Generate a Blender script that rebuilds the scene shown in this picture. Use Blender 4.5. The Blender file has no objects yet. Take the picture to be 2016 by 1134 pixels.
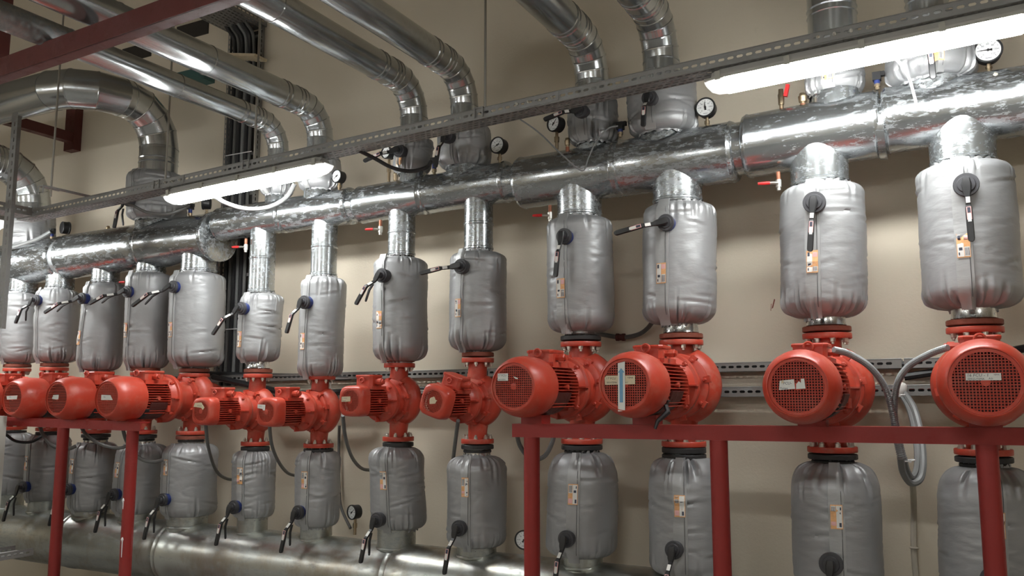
import bpy, math, random
from mathutils import Vector, Matrix, noise
from math import sin, cos, pi, radians, sqrt, tan, atan2

# ------------------------------------------------------------------ camera, world, exposure
F_PX, PITCH, YAW, EYE = 1650.0, radians(7.25), radians(27.6), 1.6
scene = bpy.context.scene
COL = scene.collection
cam_data = bpy.data.cameras.new('camera')
cam_data.sensor_width = 36.0
cam_data.lens = 36.0 * F_PX / 2016.0
cam_data.clip_start = 0.05
cam = bpy.data.objects.new('camera', cam_data)
COL.objects.link(cam)
cam.location = (0, 0, EYE)
cam.rotation_euler = (pi / 2 + PITCH, 0, YAW)
scene.camera = cam
world = bpy.data.worlds.new('world')
scene.world = world
world.use_nodes = True
world.node_tree.nodes['Background'].inputs[0].default_value = (0.9, 0.95, 1.0, 1)
world.node_tree.nodes['Background'].inputs[1].default_value = 0.02
scene.view_settings.view_transform = 'Standard'
scene.view_settings.look = 'None'
scene.view_settings.exposure = 0.0
scene.view_settings.gamma = 1.0
LAMP = 72.0          # radiance of the lit diffusers in the row above the pumps
LAMP_B = 84.0       # the same tubes in the row on the other side of the aisle

_fw = Vector((-sin(YAW) * cos(PITCH), cos(YAW) * cos(PITCH), sin(PITCH)))
_rt = Vector((cos(YAW), sin(YAW), 0))
_up = _rt.cross(_fw)
def ray(px, py):
    return _fw * F_PX + _rt * (px - 1008) - _up * (py - 567)
def at(px, py, Y):            # world point seen at that pixel at distance Y from the camera plane of the aisle
    d = ray(px, py)
    return Vector((0, 0, EYE)) + d * (Y / d.y)
def atx(px, py, X):
    d = ray(px, py)
    return Vector((0, 0, EYE)) + d * (X / d.x)

RND = random.Random(7)
YR = 3.9                      # plane of the risers and headers
YW = 4.3                      # wall behind

# ------------------------------------------------------------------ materials
def new_mat(name):
    m = bpy.data.materials.new(name)
    m.use_nodes = True
    nt = m.node_tree
    return m, nt, nt.nodes['Principled BSDF']
def N(nt, typ, **kw):
    n = nt.nodes.new(typ)
    for k, v in kw.items():
        if k in n.inputs.keys():
            n.inputs[k].default_value = v
        else:
            setattr(n, k, v)
    return n
def pos(nt, scale=(1, 1, 1)):
    g = N(nt, 'ShaderNodeNewGeometry')
    mp = N(nt, 'ShaderNodeMapping')
    mp.inputs['Scale'].default_value = scale
    nt.links.new(g.outputs['Position'], mp.inputs['Vector'])
    return mp.outputs[0]
def noise_tex(nt, vec, scale, detail=4, rough=0.6):
    n = N(nt, 'ShaderNodeTexNoise')
    n.inputs['Scale'].default_value = scale
    n.inputs['Detail'].default_value = detail
    n.inputs['Roughness'].default_value = rough
    nt.links.new(vec, n.inputs['Vector'])
    return n.outputs[0]
def ramp(nt, fac, stops):
    r = N(nt, 'ShaderNodeValToRGB')
    el = r.color_ramp.elements
    while len(el) < len(stops):
        el.new(0.5)
    for e, (p, c) in zip(el, stops):
        e.position = p
        e.color = (c, c, c, 1) if isinstance(c, (int, float)) else (*c, 1)
    nt.links.new(fac, r.inputs[0])
    return r.outputs[0]
def mixc(nt, fac, a, b):
    m = N(nt, 'ShaderNodeMix', data_type='RGBA')
    for sock, v in ((m.inputs[0], fac), (m.inputs[6], a), (m.inputs[7], b)):
        if hasattr(v, 'is_linked') or hasattr(v, 'links'):
            nt.links.new(v, sock)
        elif isinstance(v, (int, float)):
            sock.default_value = v
        else:
            sock.default_value = (*v, 1)
    return m.outputs[2]
def mathn(nt, op, a, b):
    m = N(nt, 'ShaderNodeMath', operation=op)
    for i, v in enumerate((a, b)):
        if isinstance(v, (int, float)):
            m.inputs[i].default_value = v
        else:
            nt.links.new(v, m.inputs[i])
    return m.outputs[0]
def bump(nt, b, h, strength=0.3, dist=0.01):
    n = N(nt, 'ShaderNodeBump')
    n.inputs['Strength'].default_value = strength
    n.inputs['Distance'].default_value = dist
    nt.links.new(h, n.inputs['Height'])
    nt.links.new(n.outputs[0], b.inputs['Normal'])

def simple(name, col, rough=0.5, metal=0.0, var=0.12, vs=9.0, bmp=0.0):
    m, nt, b = new_mat(name)
    f = noise_tex(nt, pos(nt), vs, 4)
    dark = tuple(c * (1 - var) for c in col)
    lite = tuple(min(1, c * (1 + var)) for c in col)
    nt.links.new(mixc(nt, f, dark, lite), b.inputs['Base Color'])
    b.inputs['Roughness'].default_value = rough
    b.inputs['Metallic'].default_value = metal
    if bmp:
        bump(nt, b, noise_tex(nt, pos(nt), 120, 3), bmp, 0.004)
    return m

def galv(name, patina=0.4, rough=0.24, base=(0.56, 0.58, 0.60), stain=None, wear=0.0, bmp=0.05):
    m, nt, b = new_mat(name)
    big = noise_tex(nt, pos(nt, (0.8, 1, 1.4)), 2.6, 4, 0.6)
    fine = noise_tex(nt, pos(nt, (0.4, 1, 1.2)), 46, 7, 0.74)
    mask = mathn(nt, 'ADD', mathn(nt, 'MULTIPLY', big, 0.27), mathn(nt, 'MULTIPLY', fine, 0.78))
    lo = 0.565 - 0.075 * patina
    fac = ramp(nt, mask, [(lo, 0.0), (lo + 0.12, 1.0)])
    fac = mathn(nt, 'MULTIPLY', fac, min(1.0, 0.10 + patina))
    shade = noise_tex(nt, pos(nt), 1.7, 3)
    clean = mixc(nt, shade, tuple(c * 0.72 for c in base), tuple(min(1, c * 1.10) for c in base))
    col = mixc(nt, fac, clean, (0.36, 0.385, 0.40))
    if stain:
        sf = ramp(nt, noise_tex(nt, pos(nt, (1, 1, 0.7)), 4.5, 5, 0.7), [(0.5, 0.0), (0.68, 1.0)])
        col = mixc(nt, mathn(nt, 'MULTIPLY', sf, 0.55), col, stain)
    nt.links.new(col, b.inputs['Base Color'])
    r = mathn(nt, 'ADD', mathn(nt, 'MULTIPLY', fac, 0.32), rough)
    r = mathn(nt, 'ADD', r, mathn(nt, 'MULTIPLY', shade, 0.10))
    nt.links.new(r, b.inputs['Roughness'])
    nt.links.new(mathn(nt, 'SUBTRACT', 1.0 - wear, mathn(nt, 'MULTIPLY', fac, 0.45)), b.inputs['Metallic'])
    if bmp:
        bump(nt, b, noise_tex(nt, pos(nt), 6, 2), bmp, 0.02)
    return m

def painted(name, col, dust=0.3, rough=0.38, dcol=(0.46, 0.27, 0.19), chips=None):
    m, nt, b = new_mat(name)
    f = noise_tex(nt, pos(nt), 5, 5, 0.65)
    c = mixc(nt, f, tuple(x * 0.80 for x in col), tuple(min(1, x * 1.18) for x in col))
    d = ramp(nt, noise_tex(nt, pos(nt), 14, 6, 0.72), [(0.5, 0.0), (0.72, 1.0)])
    c = mixc(nt, mathn(nt, 'MULTIPLY', d, dust), c, dcol)
    if chips:
        k = ramp(nt, noise_tex(nt, pos(nt, (1, 1, 2)), 11, 5, 0.7), [(0.70, 0.0), (0.73, 1.0)])
        c = mixc(nt, k, c, chips)
    nt.links.new(c, b.inputs['Base Color'])
    nt.links.new(mathn(nt, 'ADD', mathn(nt, 'MULTIPLY', d, 0.35), rough), b.inputs['Roughness'])
    bump(nt, b, noise_tex(nt, pos(nt), 60, 3), 0.08, 0.006)
    return m

def fabric(name, col, metal=0.4):
    m, nt, b = new_mat(name)
    f = noise_tex(nt, pos(nt), 3.5, 4)
    c = mixc(nt, f, tuple(x * 0.86 for x in col), tuple(x * 1.12 for x in col))
    nt.links.new(c, b.inputs['Base Color'])
    b.inputs['Metallic'].default_value = metal
    b.inputs['Roughness'].default_value = 0.45
    cr = noise_tex(nt, pos(nt, (1, 1, 2.6)), 13, 3, 0.5)
    cr = mathn(nt, 'ABSOLUTE', mathn(nt, 'SUBTRACT', cr, 0.5), 0)
    weave = noise_tex(nt, pos(nt), 420, 1)
    h = mathn(nt, 'ADD', mathn(nt, 'MULTIPLY', cr, 1.0), mathn(nt, 'MULTIPLY', weave, 0.02))
    bump(nt, b, h, 0.07, 0.03)
    return m

def wall_mat(name, col):
    m, nt, b = new_mat(name)
    f = noise_tex(nt, pos(nt), 1.1, 5)
    c = mixc(nt, f, tuple(x * 0.93 for x in col), tuple(min(1, x * 1.05) for x in col))
    s = ramp(nt, noise_tex(nt, pos(nt, (1, 1, 0.6)), 6, 6, 0.7), [(0.66, 0.0), (0.80, 1.0)])
    c = mixc(nt, mathn(nt, 'MULTIPLY', s, 0.18), c, (0.30, 0.25, 0.19))
    nt.links.new(c, b.inputs['Base Color'])
    b.inputs['Roughness'].default_value = 0.72
    bump(nt, b, noise_tex(nt, pos(nt), 70, 5, 0.65), 0.22, 0.006)
    return m

def emissive(name, strength, col=(0.985, 1.0, 0.985)):
    m, nt, b = new_mat(name)
    b.inputs['Base Color'].default_value = (0.9, 0.9, 0.9, 1)
    b.inputs['Emission Color'].default_value = (*col, 1)
    b.inputs['Emission Strength'].default_value = strength
    b.inputs['Roughness'].default_value = 0.3
    return m

M = {}
M['galv_header'] = galv('galvanised_header', 0.55, 0.14, (0.43, 0.45, 0.46), wear=0.06)
M['galv_pipe'] = galv('galvanised_pipe', 0.05, 0.16, (0.58, 0.605, 0.61), bmp=0.02, wear=0.12)
M['galv_collar'] = galv('galvanised_collar', 0.5, 0.17, (0.42, 0.445, 0.455), wear=0.15)
M['galv_old'] = galv('old_galvanised_cladding', 0.55, 0.28, (0.58, 0.60, 0.565), stain=(0.30, 0.21, 0.11))
M['galv_dull'] = galv('dull_galvanised_pipe', 0.9, 0.35, (0.5, 0.5, 0.5))
M['tray'] = galv('galvanised_tray_steel', 0.30, 0.42, (0.29, 0.285, 0.275), wear=0.5)
M['spigot'] = galv('foil_wrapped_spigot', 0.2, 0.2, (0.7, 0.71, 0.7))
M['jacket'] = fabric('silver_jacket_cloth', (0.335, 0.34, 0.345))
M['flap'] = fabric('silver_jacket_flap', (0.37, 0.375, 0.375), 0.4)
M['red'] = painted('red_pump_paint', (0.49, 0.056, 0.030), 0.36)
M['red_cowl'] = painted('red_cowl_paint', (0.51, 0.055, 0.029), 0.24, 0.33)
M['red_frame'] = painted('red_frame_paint', (0.27, 0.018, 0.015), 0.15, 0.42, (0.16, 0.05, 0.035))
M['red_beam'] = painted('dark_red_oxide_paint', (0.10, 0.020, 0.016), 0.3, 0.5, (0.10, 0.05, 0.04), chips=(0.5, 0.42, 0.38))
M['rust'] = painted('rusty_flange', (0.23, 0.06, 0.035), 0.5, 0.6, (0.12, 0.05, 0.03))
M['black_flange'] = painted('black_rubber_flange', (0.022, 0.022, 0.023), 0.35, 0.5, (0.08, 0.07, 0.06))
M['black'] = simple('black_plastic', (0.018, 0.018, 0.019), 0.38)
M['black_cable'] = simple('black_cable', (0.02, 0.02, 0.022), 0.45)
M['grey_hub'] = simple('dark_grey_plastic', (0.05, 0.05, 0.055), 0.42)
M['blue'] = simple('blue_collar', (0.01, 0.025, 0.14), 0.45)
M['bolt'] = simple('zinc_bolt', (0.62, 0.60, 0.55), 0.34, 0.9)
M['brass'] = simple('brass', (0.42, 0.33, 0.22), 0.32, 0.95)
M['copper'] = simple('rusty_nipple', (0.30, 0.11, 0.06), 0.5, 0.4)
M['paper'] = simple('white_paper', (0.72, 0.71, 0.67), 0.7, 0, 0.06, 60)
M['paper_old'] = simple('yellowed_paper', (0.62, 0.52, 0.36), 0.7, 0, 0.2, 40)
M['ink'] = simple('dark_ink', (0.05, 0.055, 0.08), 0.7)
M['blue_print'] = simple('blue_print', (0.16, 0.33, 0.50), 0.6)
M['orange_print'] = simple('orange_print', (0.74, 0.40, 0.18), 0.6, 0, 0.25, 120)
M['pink'] = simple('pink_sticker', (0.75, 0.42, 0.40), 0.5)
M['red_plastic'] = simple('red_plastic', (0.55, 0.02, 0.02), 0.4)
M['dial'] = simple('white_dial', (0.80, 0.81, 0.80), 0.4, 0, 0.02)
M['conduit'] = simple('grey_conduit', (0.20, 0.205, 0.205), 0.45, 0, 0.15, 20)
M['conduit_dark'] = simple('dark_grey_conduit', (0.12, 0.12, 0.115), 0.5, 0, 0.2, 20)
M['conduit_steel'] = simple('corrugated_steel_conduit', (0.30, 0.31, 0.315), 0.42, 0.5, 0.1, 20)
M['conduit_white'] = simple('cream_conduit', (0.55, 0.51, 0.43), 0.5, 0, 0.1, 20)
M['wire_white'] = simple('white_wire', (0.75, 0.75, 0.75), 0.4)
M['housing'] = simple('grey_light_housing', (0.48, 0.47, 0.44), 0.5, 0, 0.05)
M['clip'] = simple('pale_plastic_clip', (0.42, 0.41, 0.36), 0.45, 0, 0.05)
M['lamp'] = emissive('lit_diffuser', LAMP)
M['lamp_b'] = emissive('lit_diffuser_opposite', LAMP_B)
M['lamp_end'] = emissive('lit_diffuser_end', 0.9)
M['wall'] = wall_mat('beige_plaster', (0.73, 0.65, 0.525))
M['ceiling'] = wall_mat('ceiling_plaster', (0.25, 0.225, 0.18))
M['floor'] = simple('grey_floor', (0.26, 0.25, 0.23), 0.5, 0, 0.2, 3)
M['rod'] = simple('zinc_rod', (0.40, 0.38, 0.34), 0.4, 0.7)
M['white_panel'] = simple('white_panel', (0.66, 0.67, 0.62), 0.45, 0, 0.03)
M['fan_shade'] = simple('red_fan_painted_shade', (0.06, 0.012, 0.010), 0.6)  # shade inside the cowl painted into the disc, so grille holes read dark
M['foam'] = simple('green_foam', (0.05, 0.12, 0.11), 0.7)
M['dark'] = simple('dark_opening', (0.035, 0.03, 0.025), 0.8)

# ------------------------------------------------------------------ geometry helpers
class B:
    def __init__(s):
        s.v, s.f, s.mi = [], [], []
        s.cur = 0
    def add(s, vs, fs):
        o = len(s.v)
        s.v.extend([tuple(v) for v in vs])
        for f in fs:
            s.f.append(tuple(i + o for i in f))
            s.mi.append(s.cur)
        return s
    def box(s, c, size, rot=None):
        hx, hy, hz = size[0] / 2, size[1] / 2, size[2] / 2
        vs = [Vector((x, y, z)) for x in (-hx, hx) for y in (-hy, hy) for z in (-hz, hz)]
        if rot is not None:
            vs = [rot @ v for v in vs]
        vs = [v + Vector(c) for v in vs]
        return s.add(vs, [(0, 1, 3, 2), (4, 6, 7, 5), (0, 4, 5, 1), (2, 3, 7, 6), (0, 2, 6, 4), (1, 5, 7, 3)])
    def rings(s, rings, cap0=True, cap1=True, closed=True):
        n = len(rings[0])
        vs = [p for r in rings for p in r]
        fs = []
        for i in range(len(rings) - 1):
            for j in range(n if closed else n - 1):
                k = (j + 1) % n
                fs.append((i * n + j, i * n + k, (i + 1) * n + k, (i + 1) * n + j))
        if cap0:
            fs.append(tuple(range(n - 1, -1, -1)))
        if cap1:
            o = (len(rings) - 1) * n
            fs.append(tuple(o + j for j in range(n)))
        return s.add(vs, fs)
    def lathe(s, prof, o=(0, 0, 0), axis='Z', n=32, cap0=True, cap1=True, shape=None):
        """prof: (along, radius) pairs; axis 'Z','X','-Y' or a Vector"""
        a, u, w = frame(axis)
        o = Vector(o)
        rs = []
        for h, r in prof:
            ring = []
            for j in range(n):
                t = 2 * pi * j / n
                k = r * (shape(t) if shape else 1)
                ring.append(o + a * h + u * (k * cos(t)) + w * (k * sin(t)))
            rs.append(ring)
        return s.rings(rs, cap0, cap1)
    def tube(s, path, r, n=8, cap=True):
        path = [Vector(p) for p in path]
        rr = r if isinstance(r, (list, tuple)) else [r] * len(path)
        rs = []
        t0 = (path[1] - path[0]).normalized()
        ref = Vector((0, 0, 1)) if abs(t0.z) < 0.9 else Vector((1, 0, 0))
        u = t0.cross(ref).normalized()
        for i, p in enumerate(path):
            a = path[max(i - 1, 0)]
            b = path[min(i + 1, len(path) - 1)]
            t = (b - a).normalized()
            u = (u - t * u.dot(t)).normalized()
            w = t.cross(u)
            rs.append([p + u * (rr[i] * cos(2 * pi * j / n)) + w * (rr[i] * sin(2 * pi * j / n)) for j in range(n)])
        return s.rings(rs, cap, cap)
    def torus(s, c, R, r, axis='Z', n=20, m=8, a0=0, a1=2 * pi):
        a, u, w = frame(axis)
        c = Vector(c)
        full = abs(a1 - a0 - 2 * pi) < 1e-6
        k = n if full else n + 1
        rs = []
        for i in range(k):
            t = a0 + (a1 - a0) * i / n
            d = u * cos(t) + w * sin(t)
            rs.append([c + d * (R + r * cos(2 * pi * j / m)) + a * (r * sin(2 * pi * j / m)) for j in range(m)])
        if full:
            rs.append(rs[0])
        return s.rings(rs, not full, not full)
    def build(s, name, mat, parent=None, smooth=40, loc=None, mats=None):
        me = bpy.data.meshes.new(name)
        me.from_pydata(s.v, [], s.f)
        for k in (mats or [mat]):
            me.materials.append(M[k])
        if mats:
            for p, i in zip(me.polygons, s.mi):
                p.material_index = i
        fix_normals(me)
        if smooth:
            me.shade_smooth()
            me.set_sharp_from_angle(angle=radians(smooth))
        ob = bpy.data.objects.new(name, me)
        COL.objects.link(ob)
        if parent is not None:
            ob.parent = parent
        if loc is not None:
            ob.location = loc
        return ob

import bmesh
def fix_normals(me):
    bm = bmesh.new()
    bm.from_mesh(me)
    bmesh.ops.recalc_face_normals(bm, faces=bm.faces)
    bm.to_mesh(me)
    bm.free()

def frame(axis):
    if axis == 'Z':
        return Vector((0, 0, 1)), Vector((1, 0, 0)), Vector((0, 1, 0))
    if axis == 'X':
        return Vector((1, 0, 0)), Vector((0, 1, 0)), Vector((0, 0, 1))
    if axis == '-Y':
        return Vector((0, -1, 0)), Vector((1, 0, 0)), Vector((0, 0, 1))
    a = Vector(axis).normalized()
    ref = Vector((0, 0, 1)) if abs(a.z) < 0.9 else Vector((1, 0, 0))
    u = a.cross(ref).normalized()
    return a, u, a.cross(u)

def tag(o, label, cat=None, group=None, kind=None):
    if label:
        o['label'] = label
    if cat:
        o['category'] = cat
    if group:
        o['group'] = group
    if kind:
        o['kind'] = kind
    return o
def thing(name, label, cat, loc=(0, 0, 0), group=None):
    o = bpy.data.objects.new(name, None)
    o.empty_display_size = 0.1
    COL.objects.link(o)
    o.location = loc
    return tag(o, label, cat, group)
def copy_part(o, parent, loc=None, rot=None):
    c = o.copy()
    COL.objects.link(c)
    c.parent = parent
    if loc is not None:
        c.location = loc
    if rot is not None:
        c.rotation_euler = rot
    return c
def catmull(pts, n=8):
    pts = [Vector(p) for p in pts]
    P = [pts[0] * 2 - pts[1]] + pts + [pts[-1] * 2 - pts[-2]]
    out = []
    for i in range(1, len(P) - 2):
        a, b, c, d = P[i - 1:i + 3]
        for k in range(n):
            t = k / n
            out.append(0.5 * ((2 * b) + (c - a) * t + (2 * a - 5 * b + 4 * c - d) * t * t + (3 * b - a - 3 * c + d) * t ** 3))
    out.append(pts[-1])
    return out
def text_mesh(b, txt, size, o, right=(1, 0, 0), up=(0, 0, 1), shear=0.15):
    cu = bpy.data.curves.new('t', 'FONT')
    cu.body = txt
    cu.size = size
    cu.shear = shear
    cu.resolution_u = 2
    ob = bpy.data.objects.new('t', cu)
    COL.objects.link(ob)
    dg = bpy.context.evaluated_depsgraph_get()
    me = bpy.data.meshes.new_from_object(ob.evaluated_get(dg))
    R, U, O = Vector(right), Vector(up), Vector(o)
    b.add([O + R * v.co.x + U * v.co.y for v in me.vertices], [tuple(p.vertices) for p in me.polygons])
    bpy.data.objects.remove(ob)
    bpy.data.curves.remove(cu)
    bpy.data.meshes.remove(me)
    return b

ORD = ['', '', 'second', 'third', 'fourth', 'fifth', 'sixth', 'seventh']
def which(i):        # pump index 1..13 from the left
    if i == 13: return 'rightmost'
    if i >= 7: return ORD[14 - i] + ' from right'
    if i == 1: return 'leftmost'
    return ORD[i] + ' from left'

# ------------------------------------------------------------------ room shell
def slab(name, c, size, mat):
    return tag(B().box(c, size).build(name, mat, smooth=0), None, None, None, 'structure')
slab('wall_back', (-3.5, YW + 0.1, 2.6), (15, 0.2, 5.2), 'wall')
slab('wall_left', (-11.1, 0.4, 2.6), (0.2, 7.8, 5.2), 'wall')
slab('wall_right', (4.1, 0.4, 2.6), (0.2, 7.8, 5.2), 'wall')
slab('wall_front', (-3.5, -3.6, 2.6), (15, 0.2, 5.2), 'wall')
slab('floor', (-3.5, 0.4, -0.1), (15.4, 8.2, 0.2), 'floor')
slab('ceiling', (-3.5, 0.4, 5.3), (15.4, 8.2, 0.2), 'ceiling')

# ------------------------------------------------------------------ tables read off the scene (metres)
#      X      upper jacket r,z0,z1   collar r   lower jacket r,z0,z1  stub r  axis z  up joint  low joint  class face Y
P = {
 1: (-6.255, .140, 1.835, 2.361, .100, .140, .870, 1.320, .11, 1.577, 1.797, 1.340, 'm', 3.28),
 2: (-5.812, .146, 1.832, 2.366, .095, .143, .851, 1.315, .11, 1.577, 1.797, 1.340, 'm', 3.28),
 3: (-5.305, .146, 1.766, 2.380, .092, .152, .813, 1.272, .115, 1.577, 1.762, 1.335, 'm', 3.285),
 4: (-4.838, .148, 1.772, 2.422, .095, .158, .824, 1.274, .115, 1.577, 1.750, 1.340, 'm', 3.27),
 5: (-4.372, .174, 1.775, 2.390, .115, .168, .837, 1.290, .125, 1.577, 1.737, 1.345, 'm', 3.266),
 6: (-3.816, .131, 1.800, 2.224, .079, .127, .864, 1.262, .090, 1.505, 1.727, 1.291, 's', 3.462),
 7: (-3.319, .131, 1.700, 2.295, .077, .128, .847, 1.276, .090, 1.505, 1.712, 1.293, 's', 3.462),
 8: (-2.753, .151, 1.784, 2.375, .077, .150, .873, 1.314, .105, 1.567, 1.775, 1.345, 's', 3.468),
 9: (-2.245, .153, 1.829, 2.364, .079, .154, .820, 1.282, .102, 1.567, 1.794, 1.345, 's', 3.463),
 10: (-1.648, .166, 1.908, 2.491, .113, .170, .820, 1.318, .098, 1.634, 1.862, 1.360, 'b', 3.16),
 11: (-1.132, .172, 1.930, 2.508, .117, .166, .782, 1.312, .100, 1.640, 1.856, 1.360, 'b', 3.11),
 12: (-0.478, .178, 1.933, 2.522, .123, .178, .790, 1.314, .100, 1.628, 1.866, 1.354, 'b', 3.04),
 13: (0.092, .181, 1.945, 2.543, .124, .180, .780, 1.316, .100, 1.640, 1.872, 1.361, 'x', 3.04),
}
HZ = lambda x: 2.737 + 0.0165 * (x + 1.6)        # height of the upper header axis

# ------------------------------------------------------------------ headers
def section(b, x0, z0, r0, x1, z1, r1, beads=(), Y=0, n=48, ends=True):
    L = x1 - x0
    st = [(0, -.012), (.004, -.004), (.012, 0), (.02, .004), (.028, 0)] if ends else [(0, 0)]
    st += [(L * t, d) for t, d in ((.25, 0), (.5, 0), (.75, 0))]
    st += [(L - .028, 0), (L - .02, .004), (L - .012, 0), (L - .004, -.004), (L, -.012)] if ends else [(L, 0)]
    for bx in beads:
        st += [(bx - x0 - .022, 0), (bx - x0 - .017, .004), (bx - x0 - .010, .0005), (bx - x0 + .010, .0005), (bx - x0 + .017, .004), (bx - x0 + .022, 0)]
    st.sort()
    rs = []
    for h, d in st:
        t = h / L
        r = r0 + (r1 - r0) * t + d
        zc = z0 + (z1 - z0) * t
        rs.append([Vector((x0 + h, Y + r * cos(2 * pi * j / n), zc + r * sin(2 * pi * j / n))) for j in range(n)])
    return b.rings(rs)
def collar(parent, x, z_top, z_bot, r, mat='galv_collar', flare=1.0, mids=()):
    prof = [(0, r * flare), (z_bot - z_top + .03, r)]
    zs = [m - z_top for m in mids]
    pr = [(0, r * flare)]
    L = z_bot - z_top
    for m in sorted(zs, reverse=True):
        pr += [(m + .008, r * 1.0), (m + .004, r + .004), (m - .004, r + .004), (m - .008, r)]
    pr += [(L + .022, r), (L + .018, r + .004), (L + .010, r + .004), (L + .006, r), (L, r)]
    c = B().lathe(pr, (x, 0, z_top), n=40).build('branch_collar', mat, parent)
    B().lathe([(0, r * .86), (-.03, r * .86)], (x, 0, z_bot), n=24).build('seal_ring', 'black_flange', parent)
    return c

hdr = thing('supply_header', 'large galvanised header pipe running above the pumps right of the end cap', 'pipe', (0, YR, 0))
def hseg(par, x0, x1, z0, z1, r0, r1, beads=(), mat='galv_header'):
    return section(B(), x0, z0, r0, x1, z1, r1, beads).build('pipe_section', mat, par)
hseg(hdr, -.205, 3.9, 2.787, 2.83, .143, .147, (.42, 1.3, 2.2, 3.1))
hseg(hdr, -.800, -.212, 2.754, 2.779, .147, .147)
hseg(hdr, -1.985, -.840, 2.720, 2.739, .136, .144, (-1.42,))
hseg(hdr, -3.055, -2.050, 2.713, 2.740, .108, .110, (-2.58,))
hseg(hdr, -4.200, -3.100, 2.705, 2.717, .105, .108, (-3.62,))
for x0, x1, r in ((-.225, -.195, .1405), (-.842, -.795, .125), (-2.06, -1.98, .098), (-3.105, -3.05, .094)):
    zc = HZ((x0 + x1) / 2)
    B().lathe([(0, r), (x1 - x0, r)], (x0, 0, zc), 'X', 40).build('joint_sleeve', 'galv_header', hdr)
for i in range(6, 14):
    p = P[i]
    x, z1, r = p[0], p[3], p[4]
    zt = HZ(x)
    mids = () if i >= 10 else (z1 + (zt - .11 - z1) * .62,)
    collar(hdr, x, zt, z1 + .008, r, 'galv_collar', 1.06 if i >= 10 else 1.0, mids)

hdl = thing('supply_header', 'wider galvanised header pipe at left ending in a flat cap', 'pipe', (0, YR, 0))
hseg(hdl, -5.715, -4.215, 2.608, 2.628, .162, .160, (-4.85,))
hseg(hdl, -8.6, -5.770, 2.575, 2.602, .163, .161, (-6.3, -7.2))
B().lathe([(0, .146), (.06, .146)], (-5.78, 0, 2.606), 'X', 40).build('joint_sleeve', 'galv_dull', hdl)
B().lathe([(0, .16), (.004, .166), (.014, .166), (.018, .160), (.018, .02)], (-4.222, 0, 2.628), 'X', 48).build('end_cap', 'galv_header', hdl)
for i in range(1, 6):
    p = P[i]
    collar(hdl, p[0], 2.61, p[3] + .008, p[4], 'galv_collar', 1.02)

low = thing('return_header', 'thick stained galvanised return header running below the pumps', 'pipe', (0, YR, 0))
for x0, x1, bd in ((-8.6, -5.95, (-7,)), (-5.95, -4.9, (-5.4,)), (-4.9, -4.12, (-4.45,)), (-4.12, -3.05, ()), (-3.05, -2.02, (-2.72,)), (-2.02, -.9, ()), (-.9, .3, ()), (.3, 1.5, ()), (1.5, 3.9, (2.6,))):
    section(B(), x0, .608, .187, x1, .608, .187, bd, ends=False).build('pipe_section', 'galv_old', low)
for i in range(1, 14):
    p = P[i]
    x, z0, r = p[0], p[6], p[8]
    pr = [(0, r), (z0 - .62, r), (z0 - .615, r + .003), (z0 - .6, r + .003), (z0 - .55, r * .9)]
    B().lathe(pr, (x, 0, .61), n=36).build('branch_collar', 'galv_old', low)
    B().torus((x, -.0, .775), r + .004, .006, n=36, m=6).build('collar_rim', 'galv_old', low)

# ------------------------------------------------------------------ insulated valves
BOLT = None
def bolt_mesh():
    global BOLT
    if BOLT is None:
        b = B()
        b.lathe([(0, .0105), (.003, .0105)], n=12)
        b.lathe([(.003, .0088), (.012, .0088), (.0135, .007)], n=6)
        b.lathe([(.0135, .005), (.020, .005)], n=8)
        BOLT = b.build('bolt', 'bolt', None, 30)
        COL.objects.unlink(BOLT)
    return BOLT.data
def add_bolt(parent, loc, rot=(0, 0, 0), s=1.0, mat=None):
    o = bpy.data.objects.new('bolt', bolt_mesh())
    COL.objects.link(o)
    o.parent = parent
    o.location = loc
    o.rotation_euler = rot
    o.scale = (s, s, s)
    if mat:
        o.material_slots[0].link = 'OBJECT'
        o.material_slots[0].material = M[mat]
    return o

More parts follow.
